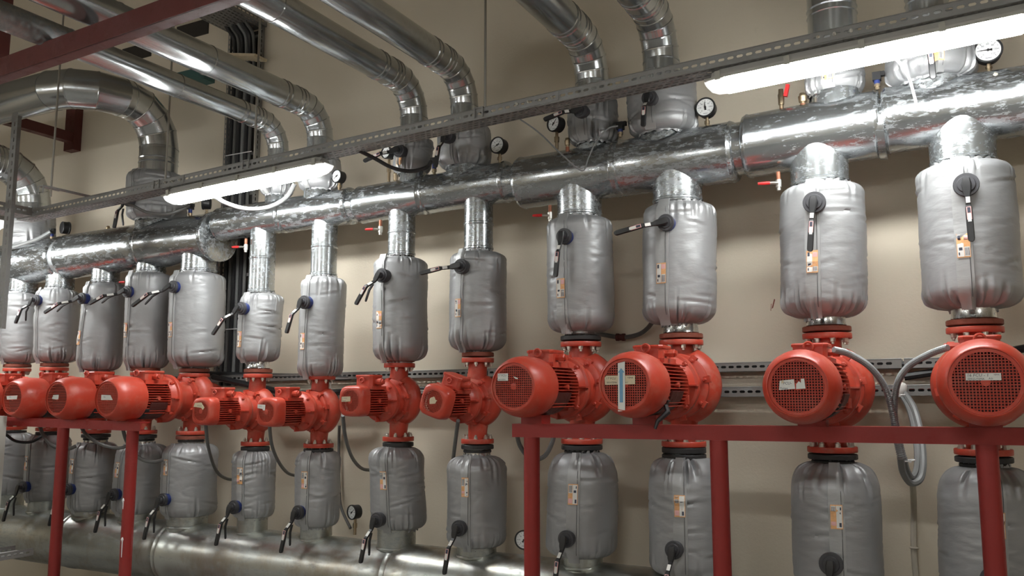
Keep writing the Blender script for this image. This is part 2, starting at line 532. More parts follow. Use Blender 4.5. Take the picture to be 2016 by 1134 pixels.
def jacket_surface(r, h, neck_t, neck_b, seed, pleat_t=1.0, pleat_b=1.0, st=.06, sb=.06):
    rnd = random.Random(seed)
    pl = [[(rnd.uniform(0, 2 * pi), rnd.uniform(.04, .10), rnd.uniform(.35, 1.0), rnd.uniform(.35, 1.15)) for _ in range(rnd.randint(17, 22))] for _ in range(2)]
    creases = [(rnd.uniform(0, 2 * pi), rnd.uniform(.15, .9), rnd.uniform(.35, .9), rnd.uniform(-.25, .25), rnd.uniform(.4, 1.0)) for _ in range(14)]
    off = Vector((seed * 3.7, seed * 1.3, seed * 2.1))
    tilt = rnd.uniform(-.012, .012), rnd.uniform(-.012, .012)
    s = min(.085, h * .2)
    def rad(th, t):
        z = t * h
        def shoulder(d, nk, s):
            if d >= s: return 1.0
            q = d / s
            return (nk + (r - nk) * sqrt(max(0, 1 - (1 - q) ** 2.2))) / r
        base = r * shoulder(z, neck_b, sb) * shoulder(h - z, neck_t, st)
        base *= 1 + .02 * sin(pi * t)
        amp = 0
        for k, (dist, pm) in enumerate(((z, pleat_b), (h - z, pleat_t))):
            for a, w, dp, ln in pl[k]:
                dd = (th - a + pi) % (2 * pi) - pi
                reach = .15 * ln
                if dist < reach and abs(dd) < 3 * w:
                    e = (1 - dist / reach) ** 1.3 * min(1, .25 + dist / .03)
                    x = dd / w
                    amp += pm * dp * e * (-.026 * math.exp(-x * x * 2.6) + .010 * math.exp(-(abs(x) - 1.3) ** 2 * 3))
        u = Vector((cos(th), sin(th), 0))
        pt = Vector((u.x * r, u.y * r, z)) + off
        amp += .006 * noise.noise(pt * 5.5)
        n2 = noise.noise(Vector((pt.x * 6 + pt.z * 3, pt.y * 6 - pt.z * 2, pt.z * 21)))
        mid = min(1, min(z, h - z) / .05)
        amp += -.0016 * mid * max(0, 1 - abs(n2) * 6)
        for a, tc, ln, sl, dp in creases:
            dd = (th - a + pi) % (2 * pi) - pi
            if abs(dd) < ln:
                zz = (t - tc) * h - sl * dd * r
                if abs(zz) < .03:
                    e = cos(dd / ln * pi / 2)
                    amp += mid * dp * e * (-.0065 * math.exp(-(zz / .0055) ** 2) + .0035 * math.exp(-((zz - .012) / .008) ** 2))
        return max(.03, base + amp)
    def pt(th, t, d=0):
        rr = rad(th, t) + d
        return Vector((rr * cos(th) + tilt[0] * (t - .5) * 2, rr * sin(th) + tilt[1] * (t - .5) * 2, t * h))
    return pt

def make_lever(parent, o, ang, length, bend, trigger, blue, disc_r):
    """stem points to -Y; lever lies in the XZ plane at ang degrees from straight down towards -X"""
    o = Vector(o)
    a = radians(ang)
    d = Vector((-sin(a), 0, -cos(a)))
    out = Vector((0, -1, 0))
    side = d.cross(out)
    b = B()
    b.lathe([(-.03, disc_r * .92), (.012, disc_r * .92)], o, '-Y', 28)
    b.build('stem_collar', 'blue' if blue else 'grey_hub', parent)
    b = B()
    b.lathe([(.012, disc_r), (.024, disc_r), (.027, disc_r * .96), (.027, disc_r * .72), (.031, disc_r * .7), (.033, disc_r * .66), (.033, disc_r * .4),
             (.052, disc_r * .38), (.056, disc_r * .32)], o, '-Y', 28)
    b.build('stem_disc', 'grey_hub', parent)
    # arm: hub end, neck, cranked outward, grip
    def bar(pts, w, th):
        rs = []
        for k, (s_, h_) in enumerate(pts):
            c = o + d * s_ + out * h_
            a0 = pts[max(k - 1, 0)]
            a1 = pts[min(k + 1, len(pts) - 1)]
            tdir = (d * (a1[0] - a0[0]) + out * (a1[1] - a0[1])).normalized()
            nn = tdir.cross(side).normalized()
            wk = w[k] if isinstance(w, (list, tuple)) else w
            q = th
            rs.append([c + side * sx * wk / 2 * m1 + nn * sn * q / 2 * m2 for sx, sn, m1, m2 in
                       ((-1, -1, .75, 1), (-1, -1, 1, .4), (-1, 1, 1, .4), (-1, 1, .75, 1), (1, 1, .75, 1), (1, 1, 1, .4), (1, -1, 1, .4), (1, -1, .75, 1))])
        return B().rings(rs)
    L = length
    arm = bar([(-.018, .052), (.0, .056), (.03, .058), (L * .22, .060), (L * .42, .060 + bend), (L * .5, .062 + bend)], [.026, .034, .030, .020, .018, .018], .012).build('lever_arm', 'black', parent, 30)
    grip = bar([(L * .40, .058 + bend * .95), (L * .44, .062 + bend), (L * .7, .064 + bend * 1.1), (L * .95, .066 + bend * 1.2), (L * .985, .066 + bend * 1.2), (L, .066 + bend * 1.2)], [.020, .024, .025, .025, .020, .010], .016)
    grip = grip.build('lever_grip', 'black', parent, 30)
    if trigger:
        bar([(L * .30, .035 + bend * .5), (L * .5, .030 + bend * .8), (L * .8, .010 + bend), (L * .86, .008 + bend)], [.014, .014, .013, .008], .009).build('trigger_lever', 'black', parent, 30)
    nn = (out * L * .2 - d * bend).normalized() if bend > 0 else out
    def sticker(s0, s1, w, mat, nm, hh):
        c0, c1 = o + d * s0 + out * hh(s0), o + d * s1 + out * hh(s1)
        vs = [c0 - side * w / 2, c0 + side * w / 2, c1 + side * w / 2, c1 - side * w / 2]
        lo = [v - out * .002 for v in vs]
        return B().add(vs + lo, [(0, 1, 2, 3), (7, 6, 5, 4), (0, 4, 5, 1), (1, 5, 6, 2), (2, 6, 7, 3), (3, 7, 4, 0)]).build(nm, mat, arm, 0)
    g = lambda s: .060 + bend * (s - L * .22) / (L * .2) + .0080 + bend * .06
    sticker(L * .25, L * .35, .015, 'paper', 'sticker', g)
    h = lambda s: .062 + bend + (s - L * .44) / L * bend * .4 + .0095
    sticker(L * .42, L * .68, .017, 'pink', 'sticker', h)
    sticker(L * .43, L * .52, .011, 'ink', 'sticker_print', lambda s: h(s) + .001)
    sticker(L * .53, L * .67, .012, 'paper', 'sticker_print', lambda s: h(s) + .001)
    return arm

def print_label(pt, th, t0, t1, w, d, parent, flip):
    """printed label lying on the flap: orange field, white field, dark print"""
    b = B()
    def patch(u0, u1, v0, v1, dd, mi):
        b.cur = mi
        n = 4
        vs = []
        for i in range(n + 1):
            for j in range(3):
                v = v0 + (v1 - v0) * i / n
                u = u0 + (u1 - u0) * j / 2
                vs.append(pt(th + (u - .5) * w, t0 + (t1 - t0) * v, d + dd))
        fs = [(i * 3 + j, i * 3 + j + 1, i * 3 + j + 4, i * 3 + j + 3) for i in range(n) for j in range(2)]
        b.add(vs, fs)
    g = (lambda v: 1 - v) if flip else (lambda v: v)
    def pv(u0, u1, v0, v1, dd, mi):
        if flip:
            u0, u1, v0, v1 = 1 - u1, 1 - u0, 1 - v1, 1 - v0
        patch(u0, u1, v0, v1, dd, mi)
    pv(0, 1, 0, 1, 0, 0)
    pv(.06, .52, .04, .96, .0006, 1)
    pv(.56, .95, .05, .44, .0006, 1)
    pv(.56, .95, .70, .93, .0006, 3)
    for k in range(4):
        pv(.60 + .09 * k, .64 + .09 * k, .08, .40, .0012, 2)
    pv(.12, .30, .74, .92, .0012, 2)
    pv(.16, .42, .30, .42, .0012, 2)
    pv(.12, .22, .10, .22, .0012, 2)
    return b.build('printed_label', 'orange_print', parent, 0, mats=['orange_print', 'paper', 'ink', 'pink'])

def insulated_valve(label, x, r, z0, z1, nk_t, nk_b, seed, flap=None, flap_w=.06, tag_t=None, flip=False, group=None,
                    counter=None, lever=None, Y=YR, name='insulated_valve', spig=None, st=.06, sb=.06, pt_=1.0, pb_=1.0):
    t = thing(name, label, 'valve', (x, Y, z0), group)
    h = z1 - z0
    pt = jacket_surface(r, h, nk_t, nk_b, seed, pt_, pb_, st, sb)
    nu, nv = 160, 66
    vs = []
    for i in range(nv + 1):
        q = i / nv
        q = q + .06 * sin(2 * pi * q) * -.8          # denser rows at both gathers
        for j in range(nu):
            vs.append(pt(2 * pi * j / nu, q))
    fs = []
    for i in range(nv):
        for j in range(nu):
            k = (j + 1) % nu
            fs.append((i * nu + j, i * nu + k, (i + 1) * nu + k, (i + 1) * nu + j))
    rnd = random.Random(seed + 99)
    b = B().add(vs, fs)
    # gathered frill at both ends
    for q, sgn, nk in ((0, -1, nk_b), (1, 1, nk_t)):
        base = [pt(2 * pi * j / nu, q) for j in range(nu)]
        fr = []
        for j, v in enumerate(base):
            th = 2 * pi * j / nu
            k = .004 * sin(th * 17 + seed) + .005 * noise.noise(Vector((cos(th) * 3, sin(th) * 3, seed)))
            fr.append(Vector((v.x * (1 + k * 4) * .99, v.y * (1 + k * 4) * .99, v.z + sgn * (.010 + k))))
        b.rings([base, fr], False, False)
    jk = b.build('jacket', 'jacket', t, 60)
    if flap is not None:
        th0 = -pi / 2 + radians(flap)
        w = flap_w / r
        b = B()
        n = 26
        cols = (-.5, -.48, -.2, .0, .2, .48, .5)
        for face in range(1):
            vs = []
            for i in range(n + 1):
                q = -.02 + 1.03 * i / n
                qc = min(max(q, 0.0), 1)
                for k, c in enumerate(cols):
                    d = .001 if k in (0, len(cols) - 1) else .007 + .002 * noise.noise(Vector((seed, c * 2, q * 9)))
                    p_ = pt(th0 + c * w, min(max(qc, .045), .955), d)
                    if qc < .045 or qc > .955:      # ends hang straight, not into the gather
                        p_ = p_ + Vector((-p_.x, -p_.y, 0)) * (.05 if 0 < qc < 1 else .09)
                        p_.z = q * h
                    vs.append(p_)
            m = len(cols)
            b.add(vs, [(i * m + k, i * m + k + 1, (i + 1) * m + k + 1, (i + 1) * m + k) for i in range(n) for k in range(m - 1)])
        fl = b.build('flap', 'flap', jk, 50)
        bs = B()
        for c in (.30,):
            bs.tube([pt(th0 + c * w, .06 + .88 * i / 30, .0085) for i in range(31)], .0011, 4)
        bs.build('stitched_seam', 'grey_hub', jk)
        if tag_t:
            print_label(pt, th0, tag_t[0], tag_t[1], w * .72, .0105, jk, flip)
    if spig:
        for zc, hh, rr in spig:
            B().lathe([(-hh / 2, rr), (-hh * .45, rr + .003), (-hh * .3, rr), (hh * .3, rr * .98), (hh / 2, rr)], (0, 0, zc - z0), n=32).build('spigot', 'spigot', t)
    if counter:
        for zc, th_, rr, mat in counter:
            b = B().lathe([(-th_ / 2, rr * .97), (-th_ / 2 + .003, rr), (th_ / 2 - .003, rr), (th_ / 2, rr * .97)], (0, 0, zc - z0), n=36)
            b.build('counter_flange', mat, t)
        zc, th_, rr, mat = counter[0]
        sg = counter[0][0] - (z0 + z1) / 2
        B().lathe([(0, rr * .62), (.03 if sg < 0 else -.03, rr * .6)], (0, 0, zc - z0), n=28).build('flange_neck', mat, t)
    if lever:
        lz, ang, L, bend, trig, blue, dr = lever
        y = -(r + .012)
        make_lever(t, (0, y, lz - z0), ang, L, bend, trig, blue, dr)
    return t

UL = {  # stem pixel, angle, length, bend, trigger, blue
 13: (1898, 362, -1, .235, .0, 0, 0), 12: (1597, 397, 5, .22, .005, 0, 0), 11: (1305, 437, 78, .225, .03, 0, 1), 10: (1105, 464, 4, .21, .02, 0, 1),
 9: (907, 523, 80, .20, .03, 0, 0), 8: (752, 541, 28, .19, .05, 1, 0), 7: (600, 594, 12, .19, .04, 0, 1), 6: (478, 606, 35, .20, .05, 0, 1),
 5: (345, 563, 58, .24, .07, 1, 1), 4: (250, 573, 66, .21, .07, 1, 1), 3: (166, 586, 62, .22, .07, 1, 1), 2: (70, 590, 14, .18, .05, 1, 1), 1: (5, 597, 14, .18, .05, 1, 1)}
LL = {13: (1926, 1142, 0), 12: (1630, 1112, 4), 11: (1332, 1085, 4), 10: (1117, 1063, 5), 9: (908, 1042, 6), 8: (742, 1025, 8), 7: (585, 1010, 8), 6: (462, 1000, 8),
      5: (320, 985, 8), 4: (226, 975, 8), 3: (140, 965, 8), 2: (50, 960, 10), 1: (-40, 950, 8)}
UTAG = {13: (1882, 485), 12: (1579, 517), 11: (1294, 539), 10: (1097, 568), 9: (893, 607), 8: (742, 630), 7: (596, 672), 6: (472, 668), 5: (338, 649), 4: (248, 650), 3: (160, 665)}
LTAG = {13: (1975, 1035), 12: (1642, 1017), 11: (1344, 996), 10: (1129, 973), 9: (917, 959), 8: (760, 946), 7: (603, 945), 6: (479, 937), 5: (330, 920), 4: (232, 925), 3: (150, 918), 2: (60, 912)}
LOOK_U = {13: 'widest', 12: 'smooth', 11: '', 10: '', 9: '', 8: 'wrinkled', 7: '', 6: '', 5: 'wrinkled', 4: 'wrinkled', 3: 'sagging', 2: '', 1: ''}
for i, p in P.items():
    x, r, z0, z1, cr, lr, lz0, lz1, sr, zax, uj, lj, cls, yf = p
    fr = {'b': .102, 'x': .105, 'm': .094, 's': .086}[cls]
    w = which(i)
    dr = .047 if i >= 12 else .040
    px, py, ang, L, bend, trig, blue = UL[i]
    lz = at(px, py, YR - r - .05).z
    tg = None
    fa = {13: -7, 12: -6}.get(i, -10)
    if i in UTAG:
        tz = (at(*UTAG[i], YR - r).z - z0) / (z1 - z0)
        hh = .048 / (z1 - z0)
        tg = (tz - hh, tz + hh)
    sp = [((z0 + uj + .045) / 2, max(.02, z0 - uj - .02), fr * .80)] if z0 - uj > .035 else None
    direct = {1: 'leftmost', 2: 'second from left'}
    counter = [(uj + .0185, .023, fr, 'black_flange' if i == 10 else 'rust')]
    insulated_valve('silver %s insulation jacket with lever valve above the pump %s' % (LOOK_U[i], w) if LOOK_U[i] else
                    'silver insulation jacket with black lever valve above the pump %s' % w,
                    x, r, z0, z1, cr * .98, fr * .80, i * 11 + 3, fa, .062 if i >= 10 else .052, tg, False,
                    'insulated valves between header and pumps', counter, (lz, ang, L, bend, trig, blue, dr), spig=sp, st=.05, sb=.085, pt_=.6, pb_=1.5)
    # lower one
    px, py, ang = LL[i]
    lzl = at(px, py, YR - lr - .05).z
    tg = None
    if i in LTAG:
        tz = (at(*LTAG[i], YR - lr).z - lz0) / (lz1 - lz0)
        hh = .048 / (lz1 - lz0)
        tg = (tz - hh, tz + hh)
    counter = [(lj - .018, .022, fr, 'rust' if i == 5 else 'black_flange'), (lj - .040, .014, fr * .86, 'black_flange')]
    if i == 11:
        counter = [(lj - .016, .026, fr, 'black_flange'), (lj - .046, .022, fr, 'black_flange')]
    gap = lj - .045 - lz1
    sp = [((lz1 + lj - .045) / 2, max(.02, gap + .03), fr * .78)]
    insulated_valve('silver insulation jacket with lever valve below the pump %s' % w,
                    x, lr, lz0, lz1, fr * .80, sr * .98, i * 13 + 5, 8 if i >= 6 else -4, .062 if i >= 10 else .05, tg, True,
                    'insulated valves below the pumps', counter, (lzl, ang, .21 if i > 5 else .23, .04, 1 if i < 9 else 0, 1 if i < 8 else 0, dr), spig=sp, st=.135 if i >= 10 else .075, sb=.06, pt_=1.3 if i >= 10 else .9, pb_=.5)

# ------------------------------------------------------------------ pumps
def flat_patch(b, pts, thick, out):
    out = Vector(out) * thick
    n = len(pts)
    pts = [Vector(p) for p in pts]
    return b.add(pts + [q - out for q in pts], [tuple(range(n)), tuple(range(2 * n - 1, n - 1, -1))] + [(k, n + k, n + (k + 1) % n, (k + 1) % n) for k in range(n)])

def make_pump(i, label, kw):
    x, zax, uj, lj, cls, yf = kw['x'], kw['zax'], kw['uj'], kw['lj'], kw['cls'], kw['yf']
    t = thing('inline_pump', label, 'pump', (x, YR, zax), 'red inline pumps in a row')
    small = cls == 's'
    RV = .142 if small else (.183 if cls in 'bx' else .165)
    FR = {'b': .103, 'x': .106, 'm': .095, 's': .087}[cls]
    RM = .078 if small else .112                     # motor body
    RE = .113 if small else .149                     # motor end flange
    RC = .081 if small else (.142 if cls == 'x' else .133)
    YE = -.175 if small else (-.262 if cls in 'bx' else -.235)
    L = YR - yf
    up, dn = uj - zax, lj - zax
    # volute casing: snail drum about Y
    snail = lambda th: .93 + .10 * ((th - 1.2) % (2 * pi)) / (2 * pi)
    k = RV / .183
    b = B().lathe([(-.10 * k, .0), (-.10 * k, .07 * k), (-.088 * k, .115 * k), (-.062 * k, .155 * k), (-.025 * k, .180 * k), (.015 * k, .183 * k), (.048 * k, .165 * k), (.066 * k, .142 * k),
                   (.070 * k, .134 * k), (.085 * k, .134 * k), (.088 * k, .126 * k), (.10 * k, .10 * k)], (0, 0, 0), '-Y', 56, True, True, snail)
    b.build('volute_casing', 'red', t, 35)
    # necks
    def neck(z0, z1, cx1, r0, rx1, nm):
        rs = []
        for s in range(10):
            q = s / 9
            e = q * q * (3 - 2 * q)
            e = q ** 2.6
            rx = r0 + (rx1 - r0) * e
            ry = r0 + (.052 * k + .012 - r0) * e
            cx = math.copysign((rx - r0) * .85, cx1)
            rs.append([Vector((cx + rx * cos(a), ry * sin(a), z0 + (z1 - z0) * q)) for a in [2 * pi * j / 28 for j in range(28)]])
        B().rings(rs).build(nm, 'red', t)
    neck(up - .012, .03, -.025 * k, FR * .57, RV * .60, 'discharge_neck')
    neck(dn + .012, -.03, .03 * k, FR * .57, RV * .60, 'suction_neck')
    for nm, zc in (('discharge_flange', up - .012), ('suction_flange', dn + .012)):
        f = B().lathe([(-.012, FR * .98), (-.009, FR), (.009, FR), (.012, FR * .98)], (0, 0, zc), n=40).build(nm, 'red', t)
        for q in range(8):
            a = 2 * pi * (q + .5) / 8
            zz = zc - .012 if zc > 0 else zc + .012
            mt = None if zc > 0 or i % 3 else 'bolt'
            add_bolt(f, (FR * .80 * cos(a), FR * .80 * sin(a), zz), (pi, 0, a) if zc > 0 else (0, 0, a), 1.3 if not small else 1.1, mt)
    # casing cover bolts
    cv = B().lathe([(.084 * k, .150 * k), (.100 * k, .150 * k), (.103 * k, .146 * k), (.103 * k, .09 * k)], (0, 0, 0), '-Y', 40, False, False).build('casing_cover', 'red', t)
    for q in range(8):
        a = 2 * pi * (q + .25) / 8
        add_bolt(cv, (.138 * k * cos(a), -.103 * k, .138 * k * sin(a)), (pi / 2, 0, 0), 1.0 if not small else .9, 'red')
        B().box((.146 * k * cos(a), -.092 * k, .146 * k * sin(a)), (.03 * k, .026, .03 * k), Matrix.Rotation(-a, 3, 'Y')).build('bolt_lug', 'red', cv, 0)
    # lantern between pump and motor
    B().lathe([(.10 * k, .118 * k), (.13 * k, .105 * k), (-YE - .05, RE * .72), (-YE - .03, RE * .78)], (0, 0, 0), '-Y', 36, False, False).build('lantern', 'red', t)
    if i in (3, 4, 5, 6, 7):
        B().lathe([(-YE - .052, RE * .80), (-YE - .026, RE * .82)], (0, 0, 0), '-Y', 36, False, False).build('guard_ring', 'galv_dull', t)
    # motor end flange
    ef = B().lathe([(-YE - .028, RE * .7), (-YE - .028, RE * .98), (-YE - .024, RE), (-YE - .004, RE), (-YE, RE * .985), (-YE + .004, RE * .9), (-YE + .02, RM * 1.12), (-YE + .035, RM * 1.02)], (0, 0, 0), '-Y', 48).build('motor_flange', 'red', t)
    for q in range(8):
        a = 2 * pi * q / 8
        rm = (RM + RE) / 2
        if q % 2 == 0:
            flat = B().box((rm * cos(a), YE - .018, rm * sin(a)), ((RE - RM) * 1.0, .034, .007), Matrix.Rotation(-a, 3, 'Y'))
            flat.build('flange_rib', 'red', ef, 0)
        else:
            add_bolt(ef, (RE * .87 * cos(a), YE - .002, RE * .87 * sin(a)), (pi / 2, 0, 0), 1.35 if not small else .9, 'red')
    # motor body and fins
    yc = -(L - (.185 if not small else .066))         # rear edge of the cowl
    B().lathe([(-YE + .02, RM * .70), (-yc + .03, RM * .70)], (0, 0, 0), '-Y', 32).build('motor_body', 'red', t)
    b = B()
    nf = 11 if small else 13
    y0, y1 = YE - .04, yc + .005
    for q in range(nf):
        zf = RM * (-.78 + 1.56 * q / (nf - 1))
        xo = sqrt(max(0, RM * RM * 1.0 - zf * zf * .45))
        for sx in (-1, 1):
            xi = sqrt(max(0, (RM * .66) ** 2 - zf * zf)) if abs(zf) < RM * .66 else 0
            b.box((sx * (xi + xo) / 2, (y0 + y1) / 2, zf), (xo - xi + .004, abs(y1 - y0), .0036))
            if abs(zf) < RM * .62:
                b.box((zf, (y0 + y1) / 2, sx * (xi + xo) / 2), (.0042, abs(y1 - y0), xo - xi + .004))
    tag(b.build('cooling_fins', 'red', t, 0), None, None, None, 'stuff')
    b = B()
    for sx in (-1, 1):
        b.lathe([(RM * .9, .011), (RM * 1.06, .011)], (0, (y0 + y1) / 2 - .0, 0), (sx, 0, 0), 12)
        b.box((sx * RM * .95, y0 - .01, -RM * .55), (RM * .2, .02, RM * .35))
    b.build('body_boss', 'red', t)
    # terminal box
    tb = kw.get('roll', 0)
    pivot = thing  # noqa
    Rr = Matrix.Rotation(-tb, 3, 'Y')
    wx, wy, wz = (.066, .100, .062) if small else (.078, .135, .058)
    cy = (y0 + y1) / 2 + (.012 if small else .01)
    b = B()
    ch = wx * .18
    prof = [(-wx / 2 * 1.6, -wy / 2 + ch), (-wx / 2 * 1.6 + ch, -wy / 2), (wx / 2 * 1.6 - ch, -wy / 2), (wx / 2 * 1.6, -wy / 2 + ch), (wx / 2 * 1.6, wy / 2 - ch), (wx / 2 * 1.6 - ch, wy / 2), (-wx / 2 * 1.6 + ch, wy / 2), (-wx / 2 * 1.6, wy / 2 - ch)]
    def lift(z, s=1.0):
        return [Rr @ Vector((q[0] * s, cy + q[1] * s, z)) for q in prof]
    b.rings([lift(RM * .8), lift(RM + wz * .72)])
    bx = b.build('terminal_box', 'red', t, 30)
    B().rings([lift(RM + wz * .72, 1.06), lift(RM + wz * .86, 1.08), lift(RM + wz * .95, 1.03)]).build('box_lid', 'red', bx, 30)
    b = B()
    b.box(Rr @ Vector((0, cy, RM * .88)), (wx * 2.0, wy * 1.25, RM * .22), Rr)
    b.build('box_base', 'red', bx, 0)
    gx = kw.get('gland', 1)
    gl = B().lathe([(0, .015), (.018, .015), (.018, .019), (.04, .019), (.044, .013), (.052, .013)], Rr @ Vector((gx * wx * .78, cy - wy * .1, RM + wz * .35)), (gx, 0, 0), 6 if not small else 10)
    gl.build('cable_gland', 'red', bx, 25)
    B().torus(Rr @ Vector((0, cy - wy * .5 - (.012 if small else .02), RM + (.030 if small else .040))), .012 if small else .017, .0048, '-Y', 20, 8).build('lifting_eye', 'red', t)
    # fan cowl
    if small:
        n_, rot = 4.0, kw.get('roll', 0)
        def shp(th):
            c, s = abs(cos(th - rot)), abs(sin(th - rot))
            return 1.0 / ((c ** n_ + s ** n_) ** (1 / n_))
        def blend(h, rr, rnd_):  # superellipse at the rim, circle towards the face
            ring = []
            for j in range(56):
                th = 2 * pi * j / 56
                q = rr * (1 + (shp(th) - 1) * rnd_)
                ring.append(Vector((q * cos(th), -h, q * sin(th))))
            return ring
        rs = [blend(-yc, RC, 1), blend(L - .030, RC * .985, 1), blend(L - .015, RC * .95, 1), blend(L - .005, RC * .88, 1), blend(L, RC * .80, .7)]
        gr = RC * .745
        rs += [blend(L, gr, 0)]
        inner = [blend(-yc, RC * .97, 1)]
        cw = B().rings(rs, False, False).build('fan_cowl', 'red_cowl', t, 50)
    else:
        gr = .099 * RC / .133
        h = lambda q: -yc + (L + yc) * q
        cw = B().lathe([(h(-.02), RC * .955), (h(0), RC * .965), (h(.22), RC * .995), (h(.45), RC), (h(.68), RC * .965), (h(.84), RC * .90), (h(.94), RC * .825), (h(.985), RC * .785), (h(1.0), RC * .765), (h(1.0), gr * 1.012), (h(.965), gr)], (0, 0, 0), '-Y', 60, False, False)
        cw = cw.build('fan_cowl', 'red_cowl', t, 60)
    B().lathe([(L - .050, .02), (L - .055, RC * .86)], (0, 0, 0), '-Y', 32).build('fan_disc', 'fan_shade', cw)
    # grille plate
    b = B()
    yg = L - (.002 if small else .007)
    go = gr * .90
    b.lathe([(yg - .003, gr * 1.02), (yg, gr * 1.02), (yg, go), (yg - .003, go)], (0, 0, 0), '-Y', 48, False, False)
    rot = kw.get('roll', 0)
    pitch = .0095 if not small else .0088
    m = int(go / pitch)
    Rg = Matrix.Rotation(-rot, 3, 'Y')
    for q in range(-m, m + 1):
        w = q * pitch
        hl = sqrt(max(0, go * go - w * w)) + .002
        vw = .0030
        if kw.get('slats'):
            b.box(Rg @ Vector((0, -yg + .002, w)), (2 * hl, .003, .0042), Rg)
        else:
            b.box(Rg @ Vector((0, -yg + .002, w)), (2 * hl, .003, vw), Rg)
            b.box(Rg @ Vector((w, -yg + .0018, 0)), (vw, .0026, 2 * hl), Rg)
    b.lathe([(yg - .003, .014), (yg + .001, .014), (yg + .002, .004)], (0, 0, 0), '-Y', 16)
    g = b.build('fan_grille', 'red_cowl', cw, 30)
    t['face'] = L
    return t, yg, RC

def paper(t, yg, cx, cz, pts, mat='paper', lines=(), name='paper_label', d=.0):
    o = Vector((cx, -yg - .0035 - d, cz))
    b = flat_patch(B(), [o + Vector((q[0], 0, q[1])) for q in pts], .0012, (0, -1, 0))
    pl = b.build(name, mat, t, 0)
    if lines:
        for txt, size, lx, lzz in lines:
            text_mesh(B(), txt, size, o + Vector((lx, -.0006, lzz))).build('handwriting', 'ink', pl, 0)
    return pl
def rect(w, h, skew=0):
    return [(-w / 2, -h / 2), (w / 2, -h / 2 + skew), (w / 2, h / 2 + skew), (-w / 2, h / 2)]

PL = {13: 'large red inline pump facing straight on with long white handwritten tag',
      12: 'large red inline pump with torn two piece paper tag on its fan grille',
      11: 'large red inline pump with blue arrow strip taped across its fan grille',
      10: 'large red inline pump with small square tag at upper left of grille',
      9: 'small red inline pump with motor rolled sideways and crumpled paper on grille',
      8: 'small red inline pump with yellowed tag, fourth small pump from the left',
      7: 'small red inline pump with white tag at upper left, second small pump from left',
      6: 'small red inline pump with torn pale tag, leftmost of the four small pumps',
      5: 'red inline pump over the end of the left red beam, big cowl with white tag',
      4: 'red inline pump with slatted fan cowl, second cowl from the left edge',
      3: 'red inline pump with slatted fan cowl, first full cowl from the left edge',
      2: 'red inline pump at left edge with its fan cowl out of view, second flange',
      1: 'red inline pump cut off by the left edge, leftmost flange in the row'}
PL[8] = 'small red inline pump with yellowed tag, third of the four small pumps from left'
PUMP = {}
for i, p in P.items():
    kw = dict(x=p[0], zax=p[9], uj=p[10], lj=p[11], cls=p[12], yf=p[13])
    if i == 9: kw['roll'] = radians(-18)
    if i in (3, 4): kw['slats'] = True
    if i == 13: kw['gland'] = -1
    PUMP[i] = make_pump(i, PL[i], kw)
t, yg, rc = PUMP[13]
paper(t, yg, -.006, .016, rect(.098, .0225), lines=[('16 FCU - 1', .0135, -.046, .0005), ('YEMA', .0065, .028, .004), ('SERGUTEMA', .0085, -.045, -.0095), ('A.b', .0085, .014, -.0085)])
t, yg, rc = PUMP[12]
paper(t, yg, -.034, .004, [(-.027, -.016), (.027, -.012), (.024, .021), (-.024, .016)], lines=[('FCU-', .013, -.013, .003), ('Pompa', .0095, -.024, -.013)])
paper(t, yg, .012, .006, [(-.016, -.015), (.015, -.013), (.012, .021), (.001, .020), (.001, .006), (-.006, .012), (-.015, .002)])
paper(t, yg, -.047, .016, [(-.006, -.005), (.003, -.004), (.002, .006), (-.005, .005)], 'paper_old', d=.0012, name='tape_piece')
t, yg, rc = PUMP[11]
paper(t, yg, -.020, .018, [(-.062, -.02), (.062, -.018), (.062, .016), (-.056, .016), (-.064, .008)], 'paper_old', lines=[('17 FCU', .013, -.058, .001), ('YEMA', .0095, .030, .004), ('SEKATEMA', .009, -.056, -.014), ('a.c', .010, .022, -.013)])
paper(t, yg, -.012, -.012, [(-.017, -.093), (.012, -.090), (.014, .100), (-.015, .094)], 'paper', name='arrow_strip', d=.002)
paper(t, yg, -.014, -.010, [(-.007, -.060), (.006, -.060), (.007, .055), (.014, .056), (.0005, .072), (-.013, .055), (-.006, .055)], 'blue_print', name='blue_arrow', d=.004)
t, yg, rc = PUMP[10]
paper(t, yg, -.050, .040, rect(.050, .031, .0), lines=[('17 FCU-', .0125, -.024, .003), ('SERVITEMA', .0072, -.023, -.013)])
paper(t, yg, .012, .036, [(-.012, .006), (-.002, -.004), (.010, -.005), (.009, .0), (-.003, .004)], name='paper_scrap')
t, yg, rc = PUMP[9]
paper(t, yg, .004, .004, [(-.021, -.016), (.012, -.014), (.016, -.004), (.024, .0), (.013, .004), (.006, .020), (-.016, .014), (-.022, .006)], 'paper_old', name='crumpled_paper')
t, yg, rc = PUMP[8]
paper(t, yg, -.024, .010, [(-.030, -.014), (.026, -.012), (.027, .014), (-.030, .012)], 'paper_old', lines=[('17 FCU', .010, -.026, .001), ('Pompa', .009, -.026, -.010)])
t, yg, rc = PUMP[7]
paper(t, yg, -.034, .028, [(-.028, -.006), (.008, -.010), (.012, -.018), (.026, -.018), (.028, .012), (-.028, .014)], lines=[('- FCU', .009, -.018, .0)])
t, yg, rc = PUMP[6]
paper(t, yg, -.016, .034, [(-.042, -.008), (.022, -.014), (.034, -.026), (.046, -.012), (.018, .016), (-.030, .014)], 'paper_old', lines=[('-FCU 4', .012, -.014, -.006)])
